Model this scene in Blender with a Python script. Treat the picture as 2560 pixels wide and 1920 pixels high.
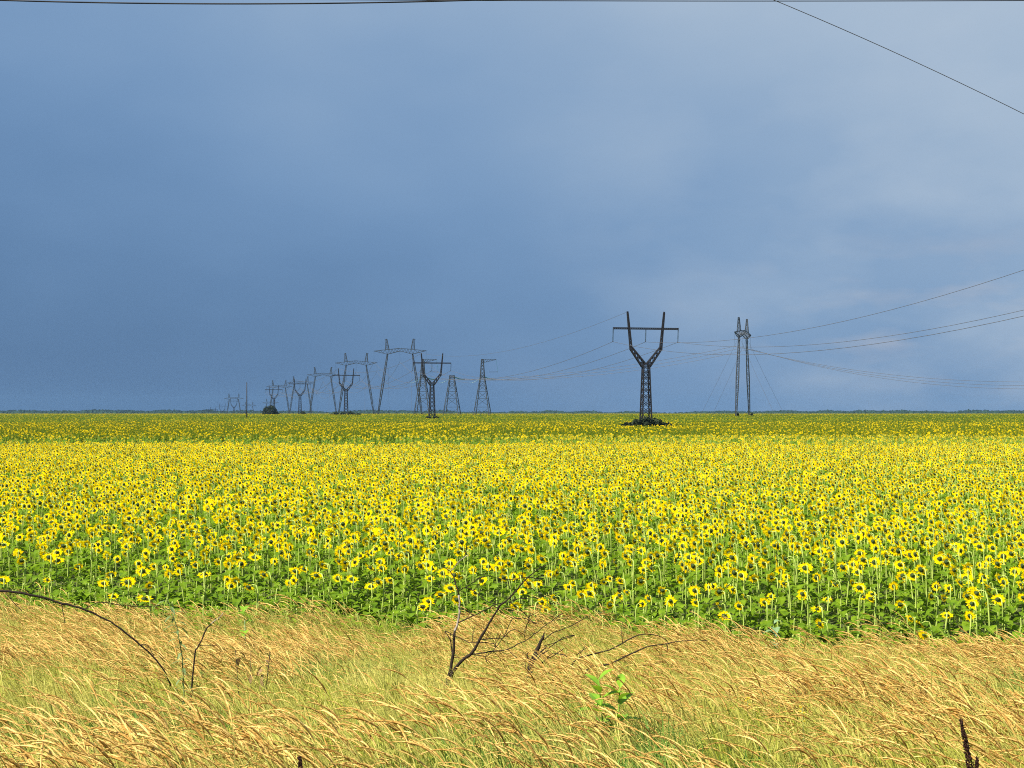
import bpy, math, random
import numpy as np
from mathutils import Vector, Matrix, Euler

for o in list(bpy.data.objects):
    bpy.data.objects.remove(o)
scene = bpy.context.scene
R = math.radians
rnd = random.Random(7)
nrg = np.random.default_rng(11)

# ------------------------------------------------------------------ camera
F, CX, HY, EYE = 3700.0, 1280.0, 1030.0, 4.2      # focal length (photo px), centre, horizon row, eye height
cam = bpy.data.cameras.new('camera')
cam.sensor_width = 36.0
cam.lens = 36.0 * F / 2560.0
cam.shift_y = (HY - 960.0) / 2560.0
cam.clip_start = 0.1
cam.clip_end = 20000
camo = bpy.data.objects.new('camera', cam)
scene.collection.objects.link(camo)
camo.location = (0, 0, EYE)
camo.rotation_euler = (R(90), 0, 0)
scene.camera = camo

# ------------------------------------------------------------------ sky
SUN_AZ, SUN_EL = R(-128), R(50)        # behind the left shoulder, high
world = bpy.data.worlds.new('World')
scene.world = world
world.use_nodes = True
nt = world.node_tree
nt.nodes.clear()
wn, wl = nt.nodes, nt.links


def wnode(t, **kw):
    n = wn.new(t)
    for k, v in kw.items():
        setattr(n, k, v)
    return n


def lin(r, g, b):
    f = lambda c: ((c / 255 + 0.055) / 1.055) ** 2.4 if c > 10 else c / 255 / 12.92
    return (f(r), f(g), f(b), 1)


out = wnode('ShaderNodeOutputWorld')
bg = wnode('ShaderNodeBackground')
sky = wnode('ShaderNodeTexSky', sky_type='NISHITA', sun_disc=False)
sky.sun_elevation = SUN_EL
sky.sun_rotation = SUN_AZ
skym = wnode('ShaderNodeVectorMath', operation='SCALE')
skym.inputs['Scale'].default_value = 0.06
wl.new(sky.outputs[0], skym.inputs[0])
tc = wnode('ShaderNodeTexCoord')
sep = wnode('ShaderNodeSeparateXYZ')
wl.new(tc.outputs['Generated'], sep.inputs[0])


def wmath(op, a, b=None, clamp=False):
    n = wnode('ShaderNodeMath', operation=op)
    n.use_clamp = clamp
    for i, v in enumerate((a, b)):
        if v is None:
            continue
        if isinstance(v, (int, float)):
            n.inputs[i].default_value = v
        else:
            wl.new(v, n.inputs[i])
    return n.outputs[0]


# storm cloud deck: heavier towards the left horizon, thinner upwards and to the right, soft lumps
mp = wnode('ShaderNodeMapping')
mp.inputs['Scale'].default_value = (1, 1, 2.2)
wl.new(tc.outputs['Generated'], mp.inputs[0])
n1 = wnode('ShaderNodeTexNoise')
n1.inputs['Scale'].default_value = 5.5
n1.inputs['Detail'].default_value = 4
n1.inputs['Roughness'].default_value = 0.45
wl.new(mp.outputs[0], n1.inputs['Vector'])
n2 = wnode('ShaderNodeTexNoise')
n2.inputs['Scale'].default_value = 16
n2.inputs['Detail'].default_value = 5
n2.inputs['Roughness'].default_value = 0.5
mp2 = wnode('ShaderNodeMapping')
mp2.inputs['Scale'].default_value = (1, 1, 3.5)
mp2.inputs['Location'].default_value = (3.1, 0.4, 1.7)
wl.new(tc.outputs['Generated'], mp2.inputs[0])
wl.new(mp2.outputs[0], n2.inputs['Vector'])
elv = wmath('MULTIPLY', wmath('MULTIPLY', sep.outputs[2], 1 / 0.268, True), 0.54)
azi = wmath('MULTIPLY', wmath('MULTIPLY', wmath('ADD', sep.outputs[0], 0.327), 1 / 0.654, True), 0.60)
lum = wmath('MULTIPLY', wmath('SUBTRACT', n1.outputs['Fac'], 0.5), 0.38)
t = wmath('ADD', wmath('ADD', elv, azi), lum)
t = wmath('ADD', t, -0.10, True)
ramp = wnode('ShaderNodeValToRGB')
ramp.color_ramp.interpolation = 'B_SPLINE'
cr = ramp.color_ramp
cr.elements[0].position = 0.0
cr.elements[0].color = lin(80, 114, 155)
cr.elements[1].position = 1.0
cr.elements[1].color = lin(174, 192, 211)
e = cr.elements.new(0.35)
e.color = lin(109, 145, 187)
e = cr.elements.new(0.65)
e.color = lin(136, 165, 198)
wl.new(t, ramp.inputs[0])
# faint cream puffs low on the bright side of the deck
puff = wmath('MULTIPLY', wmath('SUBTRACT', n2.outputs['Fac'], 0.49), 4.0, True)
low = wmath('SUBTRACT', 1.0, wmath('MULTIPLY', wmath('ABSOLUTE', wmath('SUBTRACT', sep.outputs[2], 0.06)), 1 / 0.07, True), True)
rgt = wmath('MULTIPLY', wmath('ADD', sep.outputs[0], -0.08), 1 / 0.22, True)
pf = wmath('MULTIPLY', wmath('MULTIPLY', puff, low), wmath('MULTIPLY', rgt, 0.9))
mixp = wnode('ShaderNodeMix', data_type='RGBA')
wl.new(pf, mixp.inputs['Factor'])
wl.new(ramp.outputs[0], mixp.inputs[6])
mixp.inputs[7].default_value = lin(172, 180, 196)
n3 = wnode('ShaderNodeTexNoise')
n3.inputs['Scale'].default_value = 9
n3.inputs['Detail'].default_value = 6
n3.inputs['Roughness'].default_value = 0.5
mp3 = wnode('ShaderNodeMapping')
mp3.inputs['Scale'].default_value = (1, 1, 2.0)
mp3.inputs['Location'].default_value = (0.7, 2.4, 5.2)
wl.new(tc.outputs['Generated'], mp3.inputs[0])
wl.new(mp3.outputs[0], n3.inputs['Vector'])
pb = wmath('MULTIPLY', wmath('SUBTRACT', n3.outputs['Fac'], 0.42), 3.2, True)
pb = wmath('MULTIPLY', pb, wmath('MULTIPLY', wmath('MULTIPLY', wmath('ADD', sep.outputs[0], 0.02), 1 / 0.36, True), 0.8))
mixq = wnode('ShaderNodeMix', data_type='RGBA')
wl.new(pb, mixq.inputs['Factor'])
wl.new(mixp.outputs[2], mixq.inputs[6])
mixq.inputs[7].default_value = lin(176, 193, 212)
mixs = wnode('ShaderNodeMix', data_type='RGBA')
mixs.inputs['Factor'].default_value = 0.94
wl.new(skym.outputs[0], mixs.inputs[6])
wl.new(mixq.outputs[2], mixs.inputs[7])
wl.new(mixs.outputs[2], bg.inputs['Color'])
bg.inputs['Strength'].default_value = 0.445
wl.new(bg.outputs[0], out.inputs['Surface'])

# ------------------------------------------------------------------ sun
SDIR = Vector((math.sin(SUN_AZ) * math.cos(SUN_EL), math.cos(SUN_AZ) * math.cos(SUN_EL), math.sin(SUN_EL)))
sl = bpy.data.lights.new('sun', 'SUN')
sl.energy = 5.0
sl.angle = R(0.55)
sl.color = (1.0, 0.94, 0.84)
so = bpy.data.objects.new('sun', sl)
scene.collection.objects.link(so)
so.rotation_euler = SDIR.to_track_quat('Z', 'Y').to_euler()

scene.view_settings.view_transform = 'Standard'
scene.view_settings.look = 'None'
scene.view_settings.exposure = 1.22
scene.view_settings.gamma = 1.0
scene.cycles.max_bounces = 4
scene.cycles.diffuse_bounces = 3
scene.cycles.transmission_bounces = 3
scene.cycles.transparent_max_bounces = 4
scene.cycles.volume_bounces = 0
scene.cycles.filter_width = 1.05
scene.cycles.use_denoising = False


# ------------------------------------------------------------------ helpers
def px(x, y, d):
    """a photo pixel at distance d -> a point in the place"""
    return Vector(((x - CX) / F * d, d, EYE + (HY - y) / F * d))


def sm(a, b, x):
    t = np.clip((x - a) / (b - a), 0, 1)
    return t * t * (3 - 2 * t)


def terr(x, y):
    """height of the ground: road bank, flat field, faint rise, long fall beyond the crest"""
    x = np.asarray(x, float)
    y = np.asarray(y, float)
    z = 1.5 * (1 - sm(6, 25, y))
    z = z + 1.3 * sm(450, 800, y)
    z = z - 18 * sm(1300, 2700, y) - 6 * sm(2700, 3250, y) + 11 * sm(3250, 3700, y)
    z = z + 0.06 * np.sin(x * 0.7 + 1) * np.cos(y * 0.55) * (1 - sm(30, 60, y))
    return z


def tz(x, y):
    return float(terr(x, y))


def front(x):
    """where the sunflowers begin"""
    return 24.3 - 0.27 * np.asarray(x, float) - 0.22 * np.clip(np.asarray(x, float) - 1, 0, 12) + 0.5 * np.sin(np.asarray(x, float) * 1.3)


MATS = {}


def mat(name, col, col2=None, rough=0.7, trans=0.0, scale=3.0, spec=0.2, tcol=None, scale2=None):
    m = bpy.data.materials.new(name)
    m.use_nodes = True
    n, l = m.node_tree.nodes, m.node_tree.links
    n.clear()
    o = n.new('ShaderNodeOutputMaterial')
    p = n.new('ShaderNodeBsdfPrincipled')
    p.inputs['Roughness'].default_value = rough
    p.inputs['Specular IOR Level'].default_value = spec
    col2 = col2 or tuple(c * 0.75 for c in col)
    g = n.new('ShaderNodeNewGeometry')
    nz = n.new('ShaderNodeTexNoise')
    nz.inputs['Scale'].default_value = scale
    nz.inputs['Detail'].default_value = 3
    l.new(g.outputs['Position'], nz.inputs['Vector'])
    rp = n.new('ShaderNodeMapRange')
    rp.inputs[1].default_value = 0.36
    rp.inputs[2].default_value = 0.64
    l.new(nz.outputs['Fac'], rp.inputs[0])
    mx = n.new('ShaderNodeMix')
    mx.data_type = 'RGBA'
    l.new(rp.outputs[0], mx.inputs['Factor'])
    mx.inputs[6].default_value = (*col, 1)
    mx.inputs[7].default_value = (*col2, 1)
    l.new(mx.outputs[2], p.inputs['Base Color'])
    if trans:
        tr = n.new('ShaderNodeBsdfTranslucent')
        if tcol:
            tr.inputs[0].default_value = (*tcol, 1)
        else:
            l.new(mx.outputs[2], tr.inputs[0])
        ms = n.new('ShaderNodeMixShader')
        ms.inputs[0].default_value = trans
        l.new(p.outputs[0], ms.inputs[1])
        l.new(tr.outputs[0], ms.inputs[2])
        l.new(ms.outputs[0], o.inputs[0])
    else:
        l.new(p.outputs[0], o.inputs[0])
    MATS[name] = m
    return m


M_petal = mat('petal_yellow', (0.95, 0.76, 0.002), (0.93, 0.62, 0.002), 0.9, 0.43, 9.0, 0.0)
M_back = mat('receptacle_green', (0.030, 0.058, 0.014), (0.018, 0.036, 0.010), 0.7, 0.0, 20.0)
M_seed = mat('seed_disc_brown', (0.05, 0.028, 0.008), (0.10, 0.055, 0.01), 0.9, 0.0, 40.0)
M_stem = mat('stem_green', (0.34, 0.41, 0.09), (0.22, 0.30, 0.05), 0.6, 0.0, 8.0)
M_leaf = mat('sunflower_leaf', (0.165, 0.255, 0.009), (0.075, 0.145, 0.007), 0.65, 0.35, 6.0, 0.12, (0.20, 0.34, 0.015))
M_leaf2 = mat('far_block_leaf', (0.125, 0.172, 0.010), (0.085, 0.128, 0.008), 0.8, 0.25, 0.25, 0.05)
M_plume = mat('dry_plume', (0.80, 0.58, 0.19), (0.50, 0.28, 0.06), 0.7, 0.28, 9.0, 0.2)
M_straw = mat('straw_stem', (0.58, 0.51, 0.13), (0.40, 0.42, 0.08), 0.6, 0.2, 4.0, 0.3)
M_blade = mat('grass_blade', (0.36, 0.39, 0.045), (0.60, 0.53, 0.14), 0.55, 0.4, 1.3, 0.3)
M_bladeg = mat('green_blade', (0.10, 0.22, 0.03), (0.18, 0.30, 0.05), 0.5, 0.4, 1.3, 0.3)
M_wood = mat('dead_wood', (0.028, 0.018, 0.012), (0.014, 0.009, 0.006), 0.85, 0.0, 30.0)
M_pale = mat('pale_bark', (0.34, 0.29, 0.24), (0.10, 0.075, 0.055), 0.85, 0.0, 14.0)
M_steel = mat('dark_steel', (0.013, 0.011, 0.012), (0.008, 0.007, 0.008), 0.65, 0.0, 1.0, 0.3)
M_galv = mat('galvanised_steel', (0.022, 0.028, 0.031), (0.014, 0.018, 0.02), 0.55, 0.0, 0.8, 0.3)
M_glass = mat('insulator_glass', (0.03, 0.16, 0.14), (0.02, 0.10, 0.10), 0.35, 0.0, 4.0, 0.5)
M_isol = mat('insulator_dark', (0.03, 0.05, 0.055), (0.02, 0.035, 0.04), 0.5, 0.0, 4.0, 0.4)
M_wire = mat('wire_grey', (0.10, 0.10, 0.105), (0.07, 0.07, 0.075), 0.5, 0.0, 1.0)
M_cable = mat('cable_black', (0.012, 0.012, 0.014), (0.018, 0.018, 0.02), 0.5, 0.0, 1.0)
M_shrub = mat('dark_shrub_leaf', (0.022, 0.034, 0.010), (0.008, 0.013, 0.004), 0.7, 0.08, 1.0)
M_wooddk = mat('shrub_wood', (0.03, 0.022, 0.015), (0.02, 0.014, 0.01), 0.9)
M_far = mat('far_wood_leaf', (0.020, 0.045, 0.022), (0.012, 0.028, 0.016), 0.9, 0.0, 0.05)
M_conc = mat('pole_concrete', (0.03, 0.028, 0.026), (0.02, 0.019, 0.018), 0.9, 0.0, 1.0)
M_milk = mat('weed_bright_leaf', (0.20, 0.36, 0.02), (0.13, 0.26, 0.02), 0.5, 0.3, 9.0, 0.2, (0.28, 0.46, 0.02))
M_greyleaf = mat('weed_grey_leaf', (0.22, 0.32, 0.16), (0.15, 0.25, 0.10), 0.6, 0.25, 9.0, 0.3)
M_dullleaf = mat('weed_dull_leaf', (0.12, 0.19, 0.055), (0.18, 0.24, 0.09), 0.6, 0.3, 9.0, 0.3)
M_dock = mat('dock_seed', (0.045, 0.018, 0.010), (0.025, 0.010, 0.007), 0.8, 0.0, 60.0)
M_brown = mat('withered_leaf', (0.26, 0.16, 0.07), (0.15, 0.09, 0.04), 0.8, 0.2, 20.0)
M_yel = mat('small_yellow_flower', (0.80, 0.62, 0.02), (0.7, 0.5, 0.02), 0.6, 0.3)


class MB:
    """collects shapes of one part"""

    def __init__(s):
        s.v = []
        s.f = []
        s.m = []

    def add(s, verts, faces, mi=0):
        b = len(s.v)
        s.v.extend([tuple(p) for p in verts])
        s.f.extend([tuple(i + b for i in f) for f in faces])
        s.m.extend([mi] * len(faces))

    def merge(s, o, mi=None):
        b = len(s.v)
        s.v.extend(o.v)
        s.f.extend([tuple(i + b for i in f) for f in o.f])
        s.m.extend(o.m if mi is None else [mi] * len(o.f))

    def bar(s, a, b, w, w2=None, mi=0):
        a, b = Vector(a), Vector(b)
        d = (b - a)
        if d.length < 1e-6:
            return
        d.normalize()
        u = d.cross(Vector((0, 0, 1)) if abs(d.z) < 0.9 else Vector((0, 1, 0))).normalized()
        w_ = d.cross(u)
        w2 = w if w2 is None else w2
        vs = []
        for p, q in ((a, w / 2), (b, w2 / 2)):
            for su, sv in ((1, 1), (-1, 1), (-1, -1), (1, -1)):
                vs.append(p + u * (su * q) + w_ * (sv * q))
        s.add(vs, [(0, 1, 5, 4), (1, 2, 6, 5), (2, 3, 7, 6), (3, 0, 4, 7), (3, 2, 1, 0), (4, 5, 6, 7)], mi)

    def tube(s, pts, rad, n=5, mi=0, cap=True):
        pts = [Vector(p) for p in pts]
        k = len(pts)
        if not hasattr(rad, '__len__'):
            rad = [rad] * k
        vs, fs = [], []
        pu = None
        for i, p in enumerate(pts):
            d = (pts[min(i + 1, k - 1)] - pts[max(i - 1, 0)])
            if d.length < 1e-9:
                d = Vector((0, 0, 1))
            d.normalize()
            if pu is None:
                u = d.cross(Vector((0, 0, 1)) if abs(d.z) < 0.9 else Vector((0, 1, 0))).normalized()
            else:
                u = (pu - d * pu.dot(d)).normalized()
            pu = u
            w = d.cross(u)
            for j in range(n):
                a = 2 * math.pi * j / n
                vs.append(p + (u * math.cos(a) + w * math.sin(a)) * rad[i])
        for i in range(k - 1):
            for j in range(n):
                fs.append((i * n + j, i * n + (j + 1) % n, (i + 1) * n + (j + 1) % n, (i + 1) * n + j))
        if cap:
            fs.append(tuple(range(n))[::-1])
            fs.append(tuple((k - 1) * n + j for j in range(n)))
        s.add(vs, fs, mi)

    def mesh(s, name, mats, smooth=False):
        me = bpy.data.meshes.new(name)
        me.from_pydata(s.v, [], s.f)
        for m in mats:
            me.materials.append(m)
        if len(mats) > 1:
            me.polygons.foreach_set('material_index', s.m)
        if smooth:
            me.polygons.foreach_set('use_smooth', [True] * len(me.polygons))
        me.update()
        return me

    def build(s, name, m, parent=None, smooth=False):
        ms = m if isinstance(m, (list, tuple)) else [m]
        o = bpy.data.objects.new(name, s.mesh(name, ms, smooth))
        scene.collection.objects.link(o)
        o.parent = parent
        return o


def tag(o, label=None, cat=None, group=None, kind=None):
    for k, v in (('label', label), ('category', cat), ('group', group), ('kind', kind)):
        if v:
            o[k] = v
    return o


def empty(name, loc, rz=0.0):
    o = bpy.data.objects.new(name, None)
    o.empty_display_size = 0.2
    scene.collection.objects.link(o)
    o.location = loc
    o.rotation_euler = (0, 0, rz)
    return o


KIDS = {}


def copy_tree(o, parent=None):
    c = o.copy()
    scene.collection.objects.link(c)
    c.parent = parent
    for ch in list(o.children):
        copy_tree(ch, c)
    return c


def scatter(name, protos, mats, loc, rot, scl, var):
    """ONE object: prototypes and points share a mesh, geometry nodes put a prototype on each point"""
    V, Fc, Mi, key = [], [], [], []
    for k, p in enumerate(protos):
        b = len(V)
        V.extend(p.v)
        Fc.extend([tuple(i + b for i in f) for f in p.f])
        Mi.extend(p.m)
        key.extend([k] * len(p.v))
    nP = len(V)
    n = len(loc)
    V = np.vstack([np.array(V, float), np.asarray(loc, float)])
    key = np.concatenate([np.array(key), np.asarray(var) + 1000]).astype(np.int32)
    me = bpy.data.meshes.new(name)
    me.from_pydata(V.tolist(), [], Fc)
    for m in mats:
        me.materials.append(m)
    me.polygons.foreach_set('material_index', Mi)
    a = me.attributes.new('key', 'INT', 'POINT')
    a.data.foreach_set('value', key)
    a = me.attributes.new('rot', 'FLOAT_VECTOR', 'POINT')
    rr = np.zeros((nP + n, 3), np.float32)
    rr[nP:] = rot
    a.data.foreach_set('vector', rr.ravel())
    a = me.attributes.new('scl', 'FLOAT_VECTOR', 'POINT')
    ss = np.ones((nP + n, 3), np.float32)
    ss[nP:] = np.asarray(scl).reshape(n, -1)
    a.data.foreach_set('vector', ss.ravel())
    me.update()
    o = bpy.data.objects.new(name, me)
    scene.collection.objects.link(o)
    g = bpy.data.node_groups.new(name + '_nodes', 'GeometryNodeTree')
    g.interface.new_socket('Geometry', in_out='INPUT', socket_type='NodeSocketGeometry')
    g.interface.new_socket('Geometry', in_out='OUTPUT', socket_type='NodeSocketGeometry')
    N, L = g.nodes, g.links
    gi, go = N.new('NodeGroupInput'), N.new('NodeGroupOutput')

    def named(nm, ty):
        q = N.new('GeometryNodeInputNamedAttribute')
        q.data_type = ty
        q.inputs['Name'].default_value = nm
        return q.outputs['Attribute']

    kk, ra, sa = named('key', 'INT'), named('rot', 'FLOAT_VECTOR'), named('scl', 'FLOAT_VECTOR')
    e2r = N.new('FunctionNodeEulerToRotation')
    L.new(ra, e2r.inputs[0])
    join = N.new('GeometryNodeJoinGeometry')

    def pick(val):
        c = N.new('FunctionNodeCompare')
        c.data_type = 'INT'
        c.operation = 'EQUAL'
        L.new(kk, c.inputs[2])
        c.inputs[3].default_value = val
        sgm = N.new('GeometryNodeSeparateGeometry')
        sgm.domain = 'POINT'
        L.new(gi.outputs[0], sgm.inputs['Geometry'])
        L.new(c.outputs[0], sgm.inputs['Selection'])
        return sgm.outputs['Selection']

    for k in range(len(protos)):
        iop = N.new('GeometryNodeInstanceOnPoints')
        L.new(pick(1000 + k), iop.inputs['Points'])
        L.new(pick(k), iop.inputs['Instance'])
        L.new(e2r.outputs[0], iop.inputs['Rotation'])
        L.new(sa, iop.inputs['Scale'])
        L.new(iop.outputs[0], join.inputs[0])
    L.new(join.outputs[0], go.inputs[0])
    md = o.modifiers.new('scatter', 'NODES')
    md.node_group = g
    return o


# ------------------------------------------------------------------ ground
def build_ground():
    ys = np.concatenate([np.arange(-30, 40, 1.0), np.arange(40, 200, 5), np.arange(200, 1500, 25), np.arange(1500, 5200, 60)])
    xs = np.concatenate([np.arange(-2600, -60, 90), np.arange(-60, -20, 5), np.arange(-20, 20, 1.0), np.arange(20, 60, 5), np.arange(60, 2700, 90)])
    X, Y = np.meshgrid(xs, ys)
    Z = terr(X, Y)
    nx, ny = len(xs), len(ys)
    V = np.stack([X.ravel(), Y.ravel(), Z.ravel()], 1)
    idx = np.arange(nx * ny).reshape(ny, nx)
    Fq = np.stack([idx[:-1, :-1].ravel(), idx[:-1, 1:].ravel(), idx[1:, 1:].ravel(), idx[1:, :-1].ravel()], 1)
    me = bpy.data.meshes.new('ground')
    me.from_pydata(V.tolist(), [], Fq.tolist())
    me.polygons.foreach_set('use_smooth', [True] * len(me.polygons))
    m = bpy.data.materials.new('ground_soil_and_turf')
    m.use_nodes = True
    n, l = m.node_tree.nodes, m.node_tree.links
    p = n['Principled BSDF']
    p.inputs['Roughness'].default_value = 0.95
    p.inputs['Specular IOR Level'].default_value = 0.1
    g = n.new('ShaderNodeNewGeometry')
    nz = n.new('ShaderNodeTexNoise')
    nz.inputs['Scale'].default_value = 1.2
    nz.inputs['Detail'].default_value = 6
    l.new(g.outputs['Position'], nz.inputs['Vector'])
    s_ = n.new('ShaderNodeSeparateXYZ')
    l.new(g.outputs['Position'], s_.inputs[0])
    rp = n.new('ShaderNodeMapRange')
    rp.inputs[1].default_value = 22
    rp.inputs[2].default_value = 27
    l.new(s_.outputs[1], rp.inputs[0])
    a = n.new('ShaderNodeMix')
    a.data_type = 'RGBA'
    a.inputs[6].default_value = (0.045, 0.045, 0.015, 1)
    a.inputs[7].default_value = (0.09, 0.08, 0.03, 1)
    l.new(nz.outputs['Fac'], a.inputs['Factor'])
    b = n.new('ShaderNodeMix')
    b.data_type = 'RGBA'
    b.inputs[6].default_value = (0.045, 0.055, 0.018, 1)
    b.inputs[7].default_value = (0.07, 0.085, 0.022, 1)
    l.new(nz.outputs['Fac'], b.inputs['Factor'])
    c = n.new('ShaderNodeMix')
    c.data_type = 'RGBA'
    l.new(rp.outputs[0], c.inputs['Factor'])
    l.new(a.outputs[2], c.inputs[6])
    l.new(b.outputs[2], c.inputs[7])
    l.new(c.outputs[2], p.inputs['Base Color'])
    me.materials.append(m)
    o = bpy.data.objects.new('ground', me)
    scene.collection.objects.link(o)
    tag(o, 'flat farmland with a low grassy road bank in front', 'ground', kind='structure')


build_ground()


# ------------------------------------------------------------------ sunflowers
def leaf_shape(mb, base, azi, ln, wd, pet, up, droop, mi=0, fold=0.25):
    """heart-shaped blade on a petiole, folded along the midrib, tip drooping"""
    d = Vector((math.cos(azi), math.sin(azi), 0))
    sdir = Vector((-math.sin(azi), math.cos(azi), 0))
    base = Vector(base)
    p0 = base + d * pet + Vector((0, 0, up))
    mb.bar(base, p0, 0.009, 0.007, mi)
    mids, lf, rt = [], [], []
    prof = ((0.0, 0.34), (0.22, 0.5), (0.55, 0.40), (1.0, 0.0))
    for (q, w) in prof:
        c = p0 + d * (ln * q * (1 - 0.25 * droop * q)) + Vector((0, 0, -droop * ln * q * q * 0.8 + 0.04 * ln * q))
        mids.append(c)
        if w:
            lf.append(c + sdir * (w * wd) + Vector((0, 0, fold * w * wd)) - d * (0.10 * ln if q == 0 else 0))
            rt.append(c - sdir * (w * wd) + Vector((0, 0, fold * w * wd)) - d * (0.10 * ln if q == 0 else 0))
    vs = mids + lf + rt
    fs = []
    for i in range(2):
        fs.append((i, i + 1, 4 + i + 1, 4 + i))
        fs.append((i + 1, i, 7 + i, 7 + i + 1))
    fs += [(2, 3, 6), (3, 2, 9)]
    mb.add(vs, fs, mi)


def head_shape(back, petals, disc, c, n, Rr, plen, npet, rg, lod=0):
    c, n = Vector(c), Vector(n).normalized()
    u = n.cross(Vector((0, 0, 1))).normalized()
    w = n.cross(u)
    P = lambda r, a, h: c + (u * math.cos(a) + w * math.sin(a)) * r + n * h
    k = 9 if lod == 0 else 6
    vs = [c - n * 0.045]
    for r, h in ((0.55, -0.036), (1.0, -0.006)):
        vs += [P(Rr * r, 2 * math.pi * j / k, h) for j in range(k)]
    fs = [(0, 1 + (j + 1) % k, 1 + j) for j in range(k)]
    fs += [(1 + j, 1 + (j + 1) % k, 1 + k + (j + 1) % k, 1 + k + j) for j in range(k)]
    back.add(vs, fs)
    if lod == 0:                                            # green bracts under the petals
        for j in range(11):
            a = 2 * math.pi * (j + rg.random() * .5) / 11
            back.add([P(Rr * .92, a - .2, -0.014), P(Rr * .92, a + .2, -0.014), P(Rr * (1.25 + rg.random() * .25), a, -0.014)], [(0, 1, 2)])
    for j in range(npet):
        a = 2 * math.pi * (j + (rg.random() - .5) * .7) / npet
        if lod == 0 and rg.random() < .09:
            continue
        L_ = plen * (0.65 + 0.5 * rg.random())
        wv = 2.5 * math.pi / npet * 0.5
        h1, h2 = (rg.random() - .45) * .016, (rg.random() - .6) * .05
        tw = (rg.random() - .5) * .25
        if lod == 0:
            petals.add([P(Rr * .85, a - wv * .7, 0.002), P(Rr * .85, a + wv * .7, 0.002), P(Rr + L_ * .58, a + wv, h1 + tw * .03),
                        P(Rr + L_ * .58, a - wv, h1 - tw * .03), P(Rr + L_, a + tw * .4, h2)], [(0, 1, 2, 3), (3, 2, 4)])
        else:
            petals.add([P(Rr * .8, a - wv, 0.002), P(Rr * .8, a + wv, 0.002), P(Rr + L_, a + wv * .6, h2), P(Rr + L_, a - wv * .6, h2)], [(0, 1, 2, 3)])
    vs = [c + n * 0.012] + [P(Rr * .96, 2 * math.pi * j / k, 0.008) for j in range(k)]
    disc.add(vs, [(0, 1 + j, 1 + (j + 1) % k) for j in range(k)])


def sunflower(rg, h=1.4, tilt=25.0, Rr=0.055, plen=0.052, nleaf=9, hook=0.12, lod=0, lean=0.03):
    """local +Y is where the flower looks; returns its parts"""
    stem, leaves, back, petals, disc = MB(), [], MB(), MB(), MB()
    zt = h - 0.05
    lx = rg.uniform(-lean, lean)
    pts = [Vector((0, 0, -0.05)), Vector((lx * .2, 0, h * .3)), Vector((lx * .5, -.01, h * .6)), Vector((lx, 0, zt * .9)),
           Vector((lx, hook * .25, zt)), Vector((lx, hook * .7, zt + .018)), Vector((lx, hook, zt + 0.002 - tilt * .0006))]
    stem.tube(pts, [.015, .0145, .0135, .0125, .0115, .011, .013], 5, 0)
    n = Vector((0, math.cos(R(tilt)), -math.sin(R(tilt))))
    c = pts[-1] + n * 0.05
    if Rr > 0:
        head_shape(back, petals, disc, c, n, Rr, plen, 27 if lod == 0 else 9, rg, lod)
    for i in range(nleaf):
        q = (i + .3) / nleaf
        z = h * (0.16 + 0.72 * q)
        sz = (0.75 + 0.55 * math.sin(math.pi * min(1, q * 0.9 + .1))) * rg.uniform(.85, 1.15)
        lb = MB()
        leaf_shape(lb, (lx * q, 0, z), i * 2.4 + rg.random() * .5, 0.165 * sz, 0.155 * sz, 0.07 * sz, 0.03 + .05 * rg.random(), rg.uniform(.25, .9))
        leaves.append(lb)
    return dict(stem=stem, leaves=leaves, back=back, petals=petals, disc=disc)


SF_MATS = [M_stem, M_leaf, M_back, M_petal, M_seed]


def joined(sf):
    m = MB()
    m.merge(sf['stem'], 0)
    for lf in sf['leaves']:
        m.merge(lf, 1)
    m.merge(sf['back'], 2)
    m.merge(sf['petals'], 3)
    m.merge(sf['disc'], 4)
    return m


rg = random.Random(3)
flowering = []
TILTS = [2, 12, 20, 28, 34, 8, 42, 16, 24, 50, 5, 18, 31, 60]
HEADR = []
for i in range(14):
    r1, r2 = 0.041 * rg.uniform(.72, 1.25), 0.077 * rg.uniform(.75, 1.2)
    HEADR.append(r1 + r2)
    flowering.append(sunflower(rg, 1.38 + rg.uniform(-.05, .05), TILTS[i], r1, r2, rg.choice([8, 9, 10]), rg.uniform(.07, .17)))
leafy = [sunflower(rg, 0.74 + .12 * i, 20, 0.0, 0, 15, .02) for i in range(3)]


def jitter_grid(x0, x1, y0, y1, st, jit=0.42):
    xs = np.arange(x0, x1, st)
    ys = np.arange(y0, y1, st)
    X, Y = np.meshgrid(xs, ys)
    X = X.ravel() + nrg.uniform(-jit, jit, X.size) * st
    Y = Y.ravel() + nrg.uniform(-jit, jit, Y.size) * st
    return X, Y


def lowfreq(x, y, s, seed=0):
    r_ = np.random.default_rng(seed)
    z = np.zeros_like(x)
    for i in range(5):
        a = r_.uniform(0, 6.28)
        k = s * r_.uniform(.6, 1.8)
        z += np.sin((x * math.cos(a) + y * math.sin(a)) * k + r_.uniform(0, 6.28))
    return z / 2.2


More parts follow.
